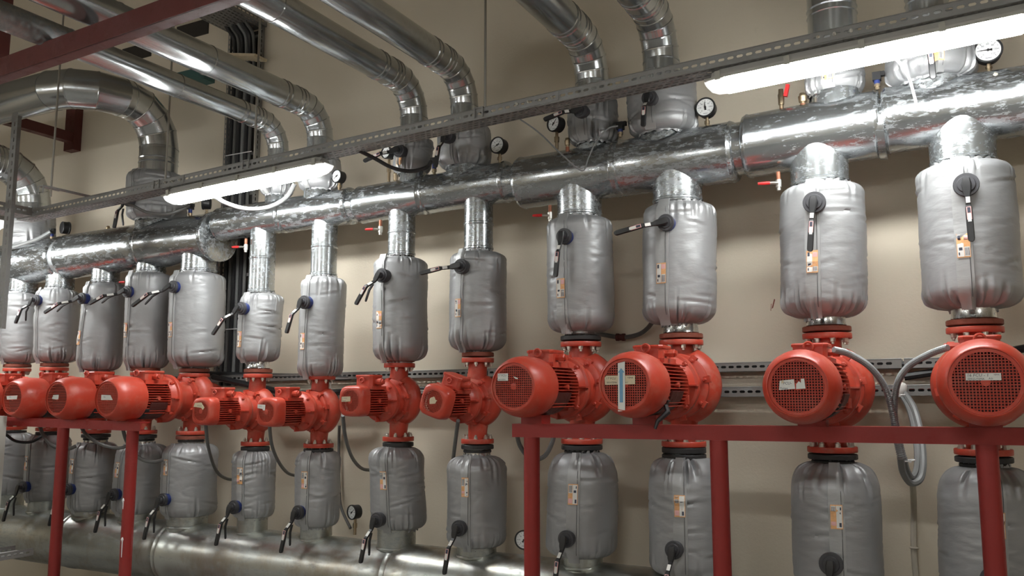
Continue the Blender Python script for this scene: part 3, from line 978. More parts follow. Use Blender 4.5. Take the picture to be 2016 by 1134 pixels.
for i, (cx, cz, pts) in {5: (.0, .006, [(-.050, -.014), (.052, -.014), (.030, .014), (-.050, .016)]), 4: (-.014, .008, [(-.030, -.010), (.010, -.014), (.030, -.013), (.032, .014), (-.020, .012)]), 3: (.0, .004, [(-.052, -.012), (.050, -.010), (.054, .014), (-.058, .010)])}.items():
    t, yg, rc = PUMP[i]
    paper(t, yg, cx, cz, pts, lines=[('FCU', .010, -.03, .0)])
# conical casing boss at the back of the pump above the left beam end
for i in (5,):
    t = PUMP[i][0]
    B().lathe([(-.08, .085), (-.14, .075), (-.22, .05), (-.24, .04)], (0, 0, .03), '-Y', 28).build('casing_boss', 'red', t)
# black insulating tape hanging from the motor with the arrow strip
t = PUMP[11][0]
B().tube([(.105, -.60, -.085), (.118, -.62, -.11), (.085, -.65, -.145), (.075, -.655, -.175)], [.010, .012, .009, .006], 7).build('tape_strip', 'black_cable', t)

# ------------------------------------------------------------------ red support frames
def channel(b, x0, x1, y, z_top, h, d, th=.006):
    L = x1 - x0
    c = (x0 + x1) / 2
    b.box((c, y + th / 2, z_top - h / 2), (L, th, h))
    b.box((c, y + d / 2, z_top - th / 2), (L, d, th))
    b.box((c, y + d / 2, z_top - h + th / 2), (L, d, th))
    return b
def support_frame(label, x0, x1, y, z0, z1, h, posts, pumps, pr):
    t = thing('pump_support_frame', label, 'frame', (0, 0, 0))
    b = B()
    d = .06
    vs = []
    # top beam, sloping slightly like the real one
    n = 1
    L = x1 - x0
    rot = Matrix.Rotation(-math.atan2(z1 - z0, L), 3, 'Y')
    c = Vector(((x0 + x1) / 2, y, (z0 + z1) / 2))
    for off, sz in (((0, .003, -h / 2), (L, .006, h)), ((0, d / 2 + .0065, -.003), (L, d, .006)), ((0, d / 2 + .0065, -h + .003), (L, d, .006))):
        b.box(c + rot @ Vector(off), sz, rot)
    b.build('beam', 'red_frame', t, 0)
    for px in posts:
        zt = z0 + (z1 - z0) * (px - x0) / L - h
        B().lathe([(0, pr), (zt, pr)], (px, y + d / 2, 0), n=28).build('post', 'red_frame', t)
        B().box((px, y + d / 2, .004), (.16, .16, .008)).build('base_plate', 'red_frame', t, 0)
    for i in pumps:
        p = P[i]
        zb = z0 + (z1 - z0) * (p[0] - x0) / L
        rad = .119
        ys0, ys1 = YR - .56, YR - .40
        if p[12] == 'm':
            ys0, ys1 = YR - .42, YR - .30
        ring = []
        for yy in (ys0, ys1):
            r0, r1 = [], []
            for q in range(13):
                a = radians(-168 + 156 * q / 12)
                r0.append(Vector((p[0] + rad * cos(a), yy, p[9] + rad * sin(a))))
                r1.append(Vector((p[0] + (rad + .007) * cos(a), yy, p[9] + (rad + .007) * sin(a))))
            ring.append(r0 + r1[::-1])
        B().rings(ring).build('saddle_plate', 'red_beam', t)
        zz = p[9] - rad - .004
        if zz > zb:
            B().box((p[0], y + .05, (zz + zb) / 2), (.10, .09, max(.004, zz - zb))).build('saddle_foot', 'red_frame', t, 0)
        ring = []
        for yy in (ys0 - .030, ys0 + .002):
            r0, r1 = [], []
            for q in range(13):
                a = radians(-150 + 120 * q / 12)
                r0.append(Vector((p[0] + (rad - .004) * cos(a), yy, p[9] + (rad - .004) * sin(a))))
                r1.append(Vector((p[0] + (rad + .010) * cos(a), yy, p[9] + (rad + .010) * sin(a))))
            ring.append(r0 + r1[::-1])
        B().rings(ring).build('rubber_strip', 'black_flange', t)
    return t
support_frame('dark red steel frame with round posts under the four large right pumps', -1.741, 1.1, 3.33, 1.472, 1.496, .058,
              [at(1047, 880, 3.36).x, at(1415, 880, 3.36).x, at(1944, 900, 3.36).x, 1.05], (10, 11, 12, 13), .035)
support_frame('dark red steel frame with two round posts under the left pumps', -5.56, -4.212, 3.38, 1.452, 1.440, .052,
              [at(124, 860, 3.41).x, at(261, 860, 3.41).x], (3, 4, 5), .034)

# ------------------------------------------------------------------ pipes rising from the header and turning into the room
def ring_at(c, tdir, r, n=36, u=None):
    a = Vector(tdir).normalized()
    if u is None:
        ref = Vector((1, 0, 0)) if abs(a.x) < .9 else Vector((0, 0, 1))
        u = ref
    u = (u - a * u.dot(a)).normalized()
    w = a.cross(u)
    return [Vector(c) + u * (r * cos(2 * pi * j / n)) + w * (r * sin(2 * pi * j / n)) for j in range(n)]
def pipe_piece(parent, p0, d0, p1, d1, r, name, mat='galv_pipe', bead=True, bead_end=False, mids=()):
    p0, p1, d0, d1 = Vector(p0), Vector(p1), Vector(d0).normalized(), Vector(d1).normalized()
    L = (p1 - p0).length
    nx = d0.cross(d1)
    uu = nx.normalized() if nx.length > 1e-4 else None
    def ring_at(c, d, rr, f=globals()['ring_at']):
        return f(c, d, rr, 36, uu)
    rs = []
    if bead:
        rs += [ring_at(p0, d0, r), ring_at(p0, d0, r + .003), ring_at(p0 + d0 * .006, d0, r + .003), ring_at(p0 + d0 * .009, d0, r)]
    else:
        rs += [ring_at(p0, d0, r)]
    for m in mids:
        c = p0 + d0 * m
        rs += [ring_at(c - d0 * .02, d0, r), ring_at(c - d0 * .016, d0, r + .004), ring_at(c - d0 * .010, d0, r), ring_at(c + d0 * .010, d0, r), ring_at(c + d0 * .016, d0, r + .004), ring_at(c + d0 * .02, d0, r)]
    rs += [ring_at(p1, d1, r)]
    if bead_end:
        rs += [ring_at(p1, d1, r + .004), ring_at(p1 + d1 * .006, d1, r + .004)]
    return B().rings(rs, True, True).build(name, mat, parent, 28)
def elbow(parent, c, p_from, d_from, d_to, Re, r, n, mat='galv_pipe'):
    """gored elbow starting at p_from heading d_from, bending to d_to"""
    p, a, bdir = Vector(p_from), Vector(d_from).normalized(), Vector(d_to).normalized()
    ctr = p + bdir * Re
    prev = (p, a)
    for k in range(1, n + 1):
        t = pi / 2 * k / n
        q = ctr - bdir * Re * cos(t) + a * Re * sin(t)
        dd = a * cos(t) + bdir * sin(t)
        pipe_piece(parent, prev[0], prev[1], q, dd, r, 'elbow_segment', mat)
        prev = (q, dd)
    return prev
def riser(label, x, r, z0, zp, Re, y_end, splits, n=5, mids=(), last='galv_pipe'):
    t = thing('riser_pipe', label, 'pipe', (x, YR, z0), 'bright pipes turning from the header towards the room')
    H = zp - Re - z0
    pipe_piece(t, (0, 0, -.02), (0, 0, 1), (0, 0, H), (0, 0, 1), r, 'riser_section', mids=(H * .55,) if H > .12 else ())
    p, d = elbow(t, None, (0, 0, H), (0, 0, 1), (0, -1, 0), Re, r, n)
    ys = [s - YR for s in splits] + [y_end - YR]
    for k, yy in enumerate(ys):
        q = Vector((0, yy, p.z))
        ln = p.y - yy
        pipe_piece(t, p, (0, -1, 0), q, (0, -1, 0), r * (1 if k == 0 else 1.0), 'straight_section', last if k == len(ys) - 1 else 'galv_pipe', True, False, (.05, .16) if k == 0 and ln > .3 else ())
        p = q
    return t
UV = {  # X, jacket r, z0, z1, pipe r, pipe z, elbow radius, end Y, joints, lever (px,py,ang,len,trigger)
 'a': (-.005, .176, 2.925, 3.20, .084, 3.62, .20, .6, (2.9,), (1818, 80, -2, .19, 0), 'rightmost riser valve, half hidden behind the long lamp'),
 'b': (-.392, .125, 2.945, 3.18, .106, 3.72, .24, .6, (2.9,), None, 'second riser valve from right, above the long lamp'),
 'c': (-1.198, .169, 2.867, 3.17, .089, 3.46, .22, .6, (2.9,), (1275, 190, 2, .165, 0), 'third riser valve from right'),
 'd': (-1.568, .128, 2.872, 3.12, .087, 3.405, .21, .6, (2.9,), (1150, 214, 74, .17, 0), 'fourth riser valve from right'),
 'e': (-2.340, .147, 2.850, 3.10, .078, 3.395, .20, .6, (2.6,), (893, 264, 6, .19, 0), 'fifth riser valve from right'),
 'f': (-2.680, .110, 2.862, 3.06, .079, 3.385, .20, .6, (2.75,), (812, 290, 72, .19, 0), 'sixth riser valve from right'),
 'g': (-3.375, .131, 2.839, 3.07, .079, 3.345, .19, .6, (3.0, 2.45), None, 'riser valve behind the right end of the shorter lamp'),
 'h': (-3.715, .105, 2.846, 3.03, .065, 3.300, .17, .6, (3.1, 2.45), None, 'smallest riser valve, beside the wall cable ladder'),
 'i': (-4.822, .191, 2.790, 3.125, .128, 3.575, .28, None, (), (243, 395, 4, .20, 1), 'widest, above the left header'),
 'j': (-6.210, .168, 2.705, 3.00, .127, 3.32, .28, 1.5, (), None, 'leftmost riser valve, behind the tray corner'),
}
RIS = {'a': 'short upright riser pipe cut by the top edge, rightmost', 'b': 'wide upright riser pipe cut by the top edge, second from right',
       'c': 'gored riser pipe bending out of the top edge, third from right', 'd': 'gored riser pipe bending left, fourth from right, top edge',
       'e': 'bright pipe with elbow left of the hanging rod, fifth from right', 'f': 'bright pipe with elbow crossing in front of cable ladder top, sixth from right',
       'g': 'bright pipe passing over the red beam, elbow above the shorter lamp', 'h': 'thinnest bright pipe passing over the red beam, old mottled end at left edge',
       'j': 'short elbow pipe low at the left edge above the tray corner'}
seed = 301
for kk, (x, r, z0, z1, pr, zp, Re, ye, sp, lv, lab) in UV.items():
    lever = None
    if lv:
        px, py, ang, L, trig = lv
        lever = (at(px, py, YR - r - .05).z, ang, L, .03, trig, 0, .038)
    zh = HZ(x) if x > -4.3 else 2.615
    par = hdr if x > -4.3 else hdl
    insulated_valve('grey insulation jacket on header top, ' + lab, x, r, z0, z1, pr * 1.02, max(pr * 1.02, r * .72), seed, -6 if x < -.2 else 10, .06,
                    (.12, .40) if kk in 'abf' else None, False, 'insulated valves on top of the header', None, lever)
    rr = max(pr, r * .70)
    B().lathe([(0, rr * 1.0), (z0 - zh + .02, rr * .97)], (x, 0, zh), n=36).build('branch_collar', 'galv_collar', par)
    seed += 7
    if kk == 'i':
        t = thing('riser_pipe', 'widest gored pipe curving left at upper left, over the left header', 'pipe', (x, YR, z1))
        H = zp - Re - z1
        pipe_piece(t, (0, 0, -.02), (0, 0, 1), (0, 0, H), (0, 0, 1), pr, 'riser_section', mids=(H * .6,))
        p, d = elbow(t, None, (0, 0, H), (0, 0, 1), (0, -1, 0), Re, pr, 4)
        q = p + Vector((0, -.05, 0))
        pipe_piece(t, p, (0, -1, 0), q, (0, -1, 0), pr, 'straight_section')
        p, d = elbow(t, None, q, (0, -1, 0), (-1, 0, 0), .28, pr, 3)
        pipe_piece(t, p, (-1, 0, 0), p + Vector((-2.5, 0, 0)), (-1, 0, 0), pr, 'straight_section')
    else:
        riser(RIS[kk], x, pr, z1, zp, Re, ye, sp, mids=(), last='galv_dull' if kk == 'h' else 'galv_pipe')

# ------------------------------------------------------------------ perforated trays
def perf(b, o, U, V, L, W, rows, pitch=.0375, slot=.026, stagger=True):
    """flat sheet with slot holes: o corner, U along, V across, rows = [(v_centre, slot_h)]"""
    o, U, V = Vector(o), Vector(U).normalized(), Vector(V).normalized()
    rows = sorted(rows)
    def quad(u0, u1, v0, v1):
        b.add([o + U * u0 + V * v0, o + U * u1 + V * v0, o + U * u1 + V * v1, o + U * u0 + V * v1], [(0, 1, 2, 3)])
    v = 0
    for k, (vc, sh) in enumerate(rows):
        quad(0, L, v, vc - sh / 2)
        u = .012 + (pitch / 2 if stagger and k % 2 else 0)
        quad(0, u, vc - sh / 2, vc + sh / 2)
        while u + slot < L - .01:
            nxt = min(u + pitch, L)
            # slot with chamfered ends
            a0, a1, h0, h1 = u, u + slot, vc - sh / 2, vc + sh / 2
            c = sh * .35
            for (ux, uy, sx, sy) in ((a0, h0, 1, 1), (a1, h0, -1, 1), (a1, h1, -1, -1), (a0, h1, 1, -1)):
                b.add([o + U * ux + V * uy, o + U * (ux + sx * c) + V * uy, o + U * ux + V * (uy + sy * c)], [(0, 1, 2)])
            end = L if nxt + slot >= L - .01 else nxt
            quad(u + slot, end, vc - sh / 2, vc + sh / 2)
            u = nxt
        v = vc + sh / 2
    quad(0, L, v, W)
    return b
def sheet(b, name, mat, parent, th=.0018):
    o = b.build(name, mat, parent, 0)
    md = o.modifiers.new('thick', 'SOLIDIFY')
    md.thickness = th
    md.offset = 0
    return o
def tray(parent, o, U, W, H, L, inward, name='tray_section', mat='tray', base_rows=4, back=True):
    """o = lower front corner; U along; inward = direction across the base"""
    up = Vector((0, 0, 1))
    inward = Vector(inward).normalized()
    s = sheet(perf(B(), o, U, up, L, H, [(H * .52, .012)]), name, mat, parent)
    rows = [(W * (k + .5) / base_rows, .009) for k in range(base_rows)]
    sheet(perf(B(), o, U, inward, L, W, rows, .034, .024), 'tray_base', mat, s)
    if back:
        sheet(perf(B(), Vector(o) + inward * W, U, up, L, H, [(H * .52, .012)]), 'tray_side', mat, s)
    lip = B()
    Uu = Vector(U).normalized()
    for v0 in (0,) if not back else (0, W):
        lip.tube([Vector(o) + inward * v0 + up * H, Vector(o) + inward * v0 + up * H + Uu * L], .003, 6)
    lip.build('tray_lip', mat, s)
    return s
TZ = lambda x: 2.976 + .0397 * (x - .2)
YT = 3.32
tr = thing('cable_tray', 'galvanised perforated cable tray slung above the header carrying the lamps', 'cable tray', (0, 0, 0))
for x0, x1 in ((-5.45, -4.0), (-3.995, -1.62), (-1.615, -.30), (-.295, 1.2), (1.205, 3.4)):
    o = Vector((x0, YT, TZ(x0)))
    U = Vector((x1 - x0, 0, TZ(x1) - TZ(x0)))
    tray(tr, o, U, .11, .05, U.length, (0, 1, 0))
for xs in (-1.617, -.297, -3.998):
    sp = sheet(perf(B(), (xs - .12, YT - .004, TZ(xs) + .004 - .0048), (1, 0, .0397), (0, 0, 1), .24, .044, [(.022, .010)]), 'splice_plate', 'tray', tr)
    for k in range(4):
        add_bolt(sp, (xs - .09 + .06 * k, YT - .006, TZ(xs) + .026), (pi / 2, 0, 0), .7)
o = Vector((-5.42, 2.55, TZ(-5.42) + .004))
t2 = thing('cable_tray', 'short perforated tray branch running towards the room at the left edge', 'cable tray', (0, 0, 0))
tray(t2, o + Vector((.16, 0, 0)), (0, 1, 0), .16, .05, .75, (-1, 0, 0))

wt = thing('wall_cable_tray', 'upper perforated cable tray fixed along the wall behind the pumps', 'cable tray', (0, 0, 0))
for x0, x1 in ((-5.6, -4.0), (-3.99, -2.35), (-2.34, -.2), (-.19, 1.3), (1.31, 3.6)):
    z = lambda x: 1.714 + .0075 * (x + .94)
    U = Vector((x1 - x0, 0, z(x1) - z(x0)))
    tray(wt, (x0, 4.18, z(x0)), U, .115, .041, U.length, (0, 1, 0), back=True)
wt2 = thing('wall_cable_tray', 'lower perforated cable tray fixed along the wall behind the pumps', 'cable tray', (0, 0, 0))
for x0, x1 in ((-4.2, -2.0), (-1.99, -.2), (-.19, 1.3), (1.31, 3.6)):
    z = lambda x: 1.590 + .0075 * (x + .94)
    U = Vector((x1 - x0, 0, z(x1) - z(x0)))
    tray(wt2, (x0, 4.18, z(x0)), U, .115, .046, U.length, (0, 1, 0), back=True)

# vertical ladder on the wall with its cables
ld = thing('cable_ladder', 'vertical cable ladder on the wall filled with dark cables', 'cable tray', (0, 0, 0))
for x in (-4.545, -4.265):
    s = sheet(perf(B(), (x, YW - .06, 1.70), (0, 0, 1), (0, 1, 0), 2.55, .055, [(.028, .012)]), 'ladder_rail', 'tray', ld)
    sheet(perf(B(), (x - (.02 if x < -4.4 else 0), YW - .06, 1.70), (0, 0, 1), (1, 0, 0), 2.55, .022, [(.011, .008)]), 'rail_lip', 'tray', s)
B().box((-4.405, YW - .012, 2.97), (.27, .006, 2.5)).build('ladder_back', 'dark', ld, 0)
for k in range(9):
    B().box((-4.405, YW - .03, 1.85 + .29 * k), (.28, .012, .02)).build('rung', 'tray', ld, 0)
for k, (x, r, m) in enumerate(((-4.50, .016, 'black_cable'), (-4.462, .013, 'conduit_dark'), (-4.425, .017, 'black_cable'), (-4.385, .014, 'conduit'), (-4.350, .016, 'black_cable'), (-4.315, .012, 'conduit_dark'))):
    pts = [(x, YW - .05, 1.66), (x + .006 * sin(k), YW - .05, 2.5), (x - .005, YW - .052, 3.4), (x, YW - .05, 4.05), (x, YW - .12, 4.22), (x, YW - .4, 4.27), (x, 2.3, 4.27)]
    tag(B().tube(catmull(pts, 6), r, 8).build('cable', m), '%s power cable on the wall ladder, number %s from its left rail' % ('grey' if m != 'black_cable' else 'black', ['first', 'second', 'third', 'fourth', 'fifth', 'sixth'][k]), 'cable', 'cables on the wall ladder')
for z in (2.05, 2.62, 3.3, 3.85):
    B().box((-4.405, YW - .07, z), (.25, .004, .006)).build('cable_tie', 'wire_white', ld, 0)
t3 = thing('cable_tray', 'perforated tray at ceiling height running from the cable ladder towards the room', 'cable tray', (0, 0, 0))
tray(t3, (-4.24, 1.9, 4.235), (0, 1, 0), .32, .05, 2.39, (-1, 0, 0), base_rows=9)

# ------------------------------------------------------------------ fluorescent lamps
def lamp(label, x, y, z, slope, lit='lamp', L=1.22):
    t = thing('fluorescent_lamp', label, 'lamp', (x, y, z), 'fluorescent batten lamps')
    t.rotation_euler = (0, -slope, 0)
    hx = L / 2
    def prof_ring(xx, s, pts):
        return [Vector((xx, q[0] * s, q[1])) for q in pts]
    top = [(-.030, 0), (.030, 0), (.052, -.030), (.054, -.042), (-.054, -.042), (-.052, -.030)]
    B().rings([[Vector((-hx + .03, q[0] * .8, q[1] if q[1] < -.01 else q[1] - .008)) for q in top], prof_ring(-hx + .07, 1, top), prof_ring(hx - .07, 1, top), [Vector((hx - .03, q[0] * .8, q[1] if q[1] < -.01 else q[1] - .008)) for q in top]]).build('housing', 'housing', t, 20)
    n = 14
    def cup(xx, s, d):
        return [Vector((xx, -.055 * s * cos(pi * k / n), -.044 - d * sin(pi * k / n) ** .7)) for k in range(n + 1)]
    e = .085
    d = B().rings([cup(-hx + e, 1, .052), cup(hx - e, 1, .052)]).build('diffuser', lit, t, 40)
    for s in (-1, 1):
        a = B().rings([cup(s * (hx - e), .995, .051), cup(s * (hx - .045), .97, .047), cup(s * (hx - .018), .85, .034), cup(s * hx, .66, .010)]).build('diffuser_end', 'lamp_end', t, 50)
        for yy in (-.022, .022):
            B().lathe([(0, .013), (.03, .013), (.034, .008)], (s * (hx - e + .004), yy, -.068), (s, 0, 0), 14).build('lamp_socket', 'housing', a)
    B().rings([[Vector((xx, q[0], q[1])) for q in ((-.058, -.040), (.058, -.040), (.058, -.047), (-.058, -.047))] for xx in (-hx + .004, hx - .004)]).build('rim', 'clip', t, 0)
    for k in range(5):
        for s in (-1, 1):
            xx = -hx + .06 + (L - .12) * k / 4
            b = B()
            b.box((xx, s * .057, -.034), (.022, .006, .034))
            b.box((xx, s * .052, -.018), (.018, .014, .005))
            b.build('clip', 'clip', t, 0)
    return t
sl = math.atan(.0397)
lamp('lit fluorescent batten lamp at left, over the end cap of the header', -3.465, YT + .055, TZ(-3.465) - .002, sl)
lamp('long lit fluorescent batten lamp at upper right under the tray', -.235, YT + .055, TZ(-.235) - .002, sl)
lamp('lit fluorescent batten lamp of which only the end shows at left edge', -6.04, YT - .10, TZ(-6.04) + .02, sl)
for k, x in enumerate((-9.1, -6.2, -3.3, -.4, 2.4)):
    lamp('lit fluorescent batten lamp in the row across the aisle, %s from its left end' % ['first', 'second', 'third', 'fourth', 'fifth'][k], x, -.35, 3.02, 0, 'lamp_b')
tb = thing('cable_tray', 'perforated cable tray carrying the lamps across the aisle', 'cable tray', (0, 0, 0))
tray(tb, (-10.2, -.405, 3.022), (1, 0, 0), .11, .05, 13.6, (0, 1, 0))
for k, x in enumerate((-9.8, -8, -6.8, -5, -3, -1, 1, 3)):
    B().lathe([(0, .005), (2.13, .005)], (x, -.35, 3.07), n=8).build('hanger_rod', 'rod', tb)

# ------------------------------------------------------------------ steel in the upper left
bm = thing('pipe_support_beam', 'dark red steel beam crossing the upper left corner under the pipes', 'beam', (0, 0, 0))
p0, p1 = Vector((-4.75, 2.40, 3.195)), Vector((-1.6, 2.24, 3.195))
dd = (p1 - p0)
rz = Matrix.Rotation(math.atan2(dd.y, dd.x), 3, 'Z')
c = (p0 + p1) / 2
for off, sz in (((0, -.03, 0), (dd.length, .007, .095)), ((0, 0, .044), (dd.length, .06, .007)), ((0, 0, -.044), (dd.length, .06, .007))):
    B().box(c + rz @ Vector(off), sz, rz).build('beam_plate', 'red_beam', bm, 0)
for x in (-4.22, -2.0):
    B().box((x, 2.42, 4.2), (.06, .06, 2.0)).build('hanger_post', 'red_beam', bm, 0)
br = thing('wall_bracket', 'dark red steel bracket on the wall under the widest pipe', 'bracket', (0, 0, 0))
B().box((-6.30, 3.92, 3.69), (.07, .76, .08)).build('bracket_arm', 'red_beam', br, 0)
B().box((-6.32, YW - .035, 3.80), (.12, .07, .42)).build('bracket_post', 'red_beam', br, 0)
for k, (px, py) in enumerate(((380, 60), (270, 104))):
    q = at(px, py, YW)
    o = B().box((q.x, YW - .004, q.z), (.34, .012, .12)).build('wall_plate', 'dark', None, 0)
    tag(o, 'dark rectangular plate high on the wall, %s' % ('nearer the cable ladder' if k == 0 else 'behind the two thin pipes'), 'plate', 'dark plates high on the wall')
q = at(395, 158, YW)
tag(B().box((q.x, YW - .05, q.z), (.30, .1, .10)).build('foam_block', 'foam', None, 0), 'dark green block on the wall behind the thin pipes', 'block')
q = at(478, 113, YW - .1)
tag(B().box((q.x, q.y, q.z), (.36, .12, .02), Matrix.Rotation(radians(12), 3, 'Y')).build('cardboard_sheet', 'paper_old', None, 0), 'pale torn board lodged across the top of the cable ladder', 'board')

def strut(name, label, x, y, z0, z1, w=.045):
    t = thing(name, label, 'strut', (x, y, z0))
    s = sheet(perf(B(), (0, 0, 0), (0, 0, 1), (1, 0, 0), z1 - z0, w, [(w * .55, .012)], .05, .028), 'strut_face', 'tray', t)
    sheet(perf(B(), (0, 0, 0), (0, 0, 1), (0, 1, 0), z1 - z0, w, [(w * .5, .012)], .05, .028), 'strut_side', 'tray', t)
    return t
q = at(11, 400, 3.05)
strut('perforated_strut', 'upright perforated steel angle hanging at the left edge', q.x, 3.05, 2.0, 3.35, .06)
for k, (px, py, lab) in enumerate(((955, 213, 'thin hanger rod right of the bright elbows'), (501, 307, 'thin hanger rod in front of the cable ladder'), (326, 349, 'thin hanger rod in front of the widest elbow'), (102, 352, 'thin hanger rod nearest the left edge'))):
    yr = YT + .055 if k < 3 else 3.08
    q = at(px, py, yr)
    t = thing('hanger_rod', lab, 'rod', (q.x, yr, TZ(q.x)), 'threaded rods holding the tray')
    B().lathe([(0, .006), (5.2 - TZ(q.x), .006)], n=8).build('rod', 'rod', t)
    b = B()
    if k == 3:
        b.box((0, .13, .055), (.04, .32, .006))
    b.box((0, 0, .052), (.05, .13, .006))
    b.box((-.022, -.064, .03), (.006, .005, .05))
    b.box((.022, -.064, .03), (.006, .005, .05))
    b.build('rod_bracket', 'tray', t, 0)

# ------------------------------------------------------------------ gauges
def gauge(label, px, py, rpx, Y, base_z, yaw=0, needle=200, old=False, tilt=0):
    c = at(px, py, Y)
    depth = (c - Vector((0, 0, EYE))).dot(_fw)
    r = rpx * depth / F_PX
    t = thing('pressure_gauge', label, 'gauge', (c.x, Y, base_z), 'round dial gauges')
    h = c.z - base_z
    Rz = Matrix.Rotation(radians(yaw), 3, 'Z') @ Matrix.Rotation(radians(tilt), 3, 'X')
    ax = Rz @ Vector((0, -1, 0))
    ux, uz = Rz @ Vector((1, 0, 0)), Rz @ Vector((0, 0, 1))
    ctr = Vector((0, 0, h))
    b = B()
    b.lathe([(-.032, r * .86), (-.030, r * .92), (.008, r * .94), (.010, r), (.018, r), (.021, r * .97), (.021, r * .86), (.014, r * .85)], ctr, ax, 36, True, False)
    case = b.build('gauge_case', 'black', t)
    B().lathe([(.013, r * .87), (.0145, r * .87)], ctr, ax, 36).build('dial', 'dial', t, 20)
    b = B()
    o = ctr + ax * .0155
    def P2(a, q):
        return o + ux * (q * r * cos(a)) + uz * (q * r * sin(a))
    for k in range(13):
        a = radians(225 - 270 * k / 12)
        q0 = .60 if k % 2 == 0 else .66
        tdir = Vector(P2(a + pi / 2, 1) - o).normalized() * r * .016
        b.add([P2(a, q0) - tdir, P2(a, q0) + tdir, P2(a, .74) + tdir, P2(a, .74) - tdir], [(0, 1, 2, 3)])
    for k in range(7):
        a = radians(225 - 270 * k / 6)
        s = str(20 * k)
        text_mesh(b, s, r * .20, P2(a, .47) - ux * r * .055 * len(s) - uz * r * .06, ux, uz, 0)
    b.add([P2(0, 0) + ux * r * sx * .22 + uz * r * (-.62 + sz * .02) for sx, sz in ((-1, -1), (1, -1), (1, 1), (-1, 1))], [(0, 1, 2, 3)])
    b.build('dial_markings', 'ink', t, 0)
    a = radians(needle)
    o = ctr + ax * .0175
    nd = ux * cos(a) + uz * sin(a)
    sd = ux * -sin(a) + uz * cos(a)
    b = B()
    flat_patch(b, [o + nd * r * .66, o + sd * r * .05, o - nd * r * .10 + sd * r * .06, o - nd * r * .28 + sd * r * .10, o - nd * r * .28 - sd * r * .10, o - nd * r * .10 - sd * r * .06, o - sd * r * .05], .0015, ax)
    b.lathe([(-.002, r * .10), (.003, r * .09)], o, ax, 14)
    b.build('needle', 'black', t, 0)
    b = B()
    hh = h - r
    b.lathe([(0, .009), (hh * .45, .009), (hh * .45, .013), (hh * .75, .013), (hh * .75, .008), (hh + .02, .008)], (0, .012, 0), n=10)
    b.build('stem', 'brass', t)
    return t
G = [('large dial gauge at upper right below the long lamp, needle pointing left', 1945, 101, 26, 3.86, 2.93, 0, 178, 0),
     ('dial gauge with upright needle left of the long lamp end', 1390, 213, 20, 3.88, 2.87, 0, 96, 0),
     ('tilted dial gauge with yellowed face under a valve lever', 1094, 244, 17, 3.80, 2.85, -18, 48, 0),
     ('dial gauge right of the fifth riser valve, rod above it', 982, 287, 17, 3.88, 2.84, -6, 205, 0),
     ('dial gauge half hidden behind a lever under the tray', 764, 301, 13, 3.86, 2.82, -10, 50, 0),
     ('dial gauge just right of the shorter lamp', 666, 348, 13.5, 3.88, 2.82, -4, 212, 0),
     ('dial gauge turned sideways below the shorter lamp', 405, 400, 13, 3.92, 2.76, -52, 185, 0),
     ('dial gauge seen from behind at the left above the header', 130, 449, 13, 3.98, 2.74, 165, 40, 0),
     ('dial gauge low on the wall above the return header', 697, 1008, 14.5, 4.02, .79, -14, 40, 0),
     ('dial gauge peeping out beside the right frame post', 1033, 1062, 19, 4.0, .79, 10, 60, 0)]
for a in G:
    gauge(*a[:5], a[5], a[6], a[7])
# white sticker on the back of the gauge seen from behind
# ------------------------------------------------------------------ drain cocks, sensors, vents
def drain_cock(label, px, py, Y=3.82, L=.085):
    q = at(px, py, Y)
    t = thing('drain_cock', label, 'valve', (q.x, Y, q.z), 'small drain cocks with red levers')
    top = .055
    B().lathe([(.012, .009), (top, .009)], n=10).build('nipple', 'copper', t)
    B().lathe([(-.030, .009), (-.016, .009), (-.016, .013), (.018, .013), (.020, .010)], n=10).build('body', 'bolt', t)
    b = B()
    b.tube([(0, -.012, 0), (-.02, -.022, .002), (-.035, -.024, .002)], [.006, .006, .005], 6)
    b.build('lever_neck', 'bolt', t)
    B().tube([(-.033, -.024, .002), (-L * .7, -.026, .003), (-L, -.028, .004)], [.0075, .008, .006], 8).build('lever_grip', 'red_plastic', t)
drain_cock('drain cock with red lever under the header, rightmost', 1533, 362)
drain_cock('drain cock with red lever under the header, beside the fourth pump from right', 1083, 425)
drain_cock('drain cock with red lever under the header, beside the sixth pump from right', 749, 452)
drain_cock('drain cock with red lever at the header end cap', 484, 487)
drain_cock('drain cock with red lever tip under the left header', 258, 556, 3.9)
drain_cock('drain cock with red lever at the far left under the left header', 28, 577, 3.9)

def sensor(label, px, py, Y, base_z):
    q = at(px, py, Y)
    t = thing('pressure_sensor', label, 'sensor', (q.x, Y, base_z), 'sensors with black plugs')
    h = max(.05, q.z - base_z)
    B().lathe([(0, .009), (h * .25, .009), (h * .25, .014), (h * .45, .014), (h * .45, .011), (h * .6, .011)], n=10).build('sensor_body', 'brass', t)
    B().lathe([(h * .45, .0125), (h * .80, .0125)], n=14).build('sensor_sleeve', 'blue', t)
    b = B()
    b.box((0, 0, h + .002), (.034, .034, .036))
    b.box((.022, -.004, h + .010), (.022, .02, .02))
    b.build('plug', 'black', t, 0)
sensor('sensor with black plug and blue sleeve left of the rightmost riser valve', 1726, 152, 3.86, 2.92)
sensor('sensor with black plug on the header right of the fourth riser valve', 1221, 249, 3.80, 2.86)
sensor('sensor with black plug between the fifth and sixth riser valves', 855, 318, 3.86, 2.82)
sensor('sensor with black plug right of the widest riser valve', 375, 408, 3.84, 2.76)
sensor('sensor with black plug at far left beside the rear facing gauge', 103, 456, 3.84, 2.73)
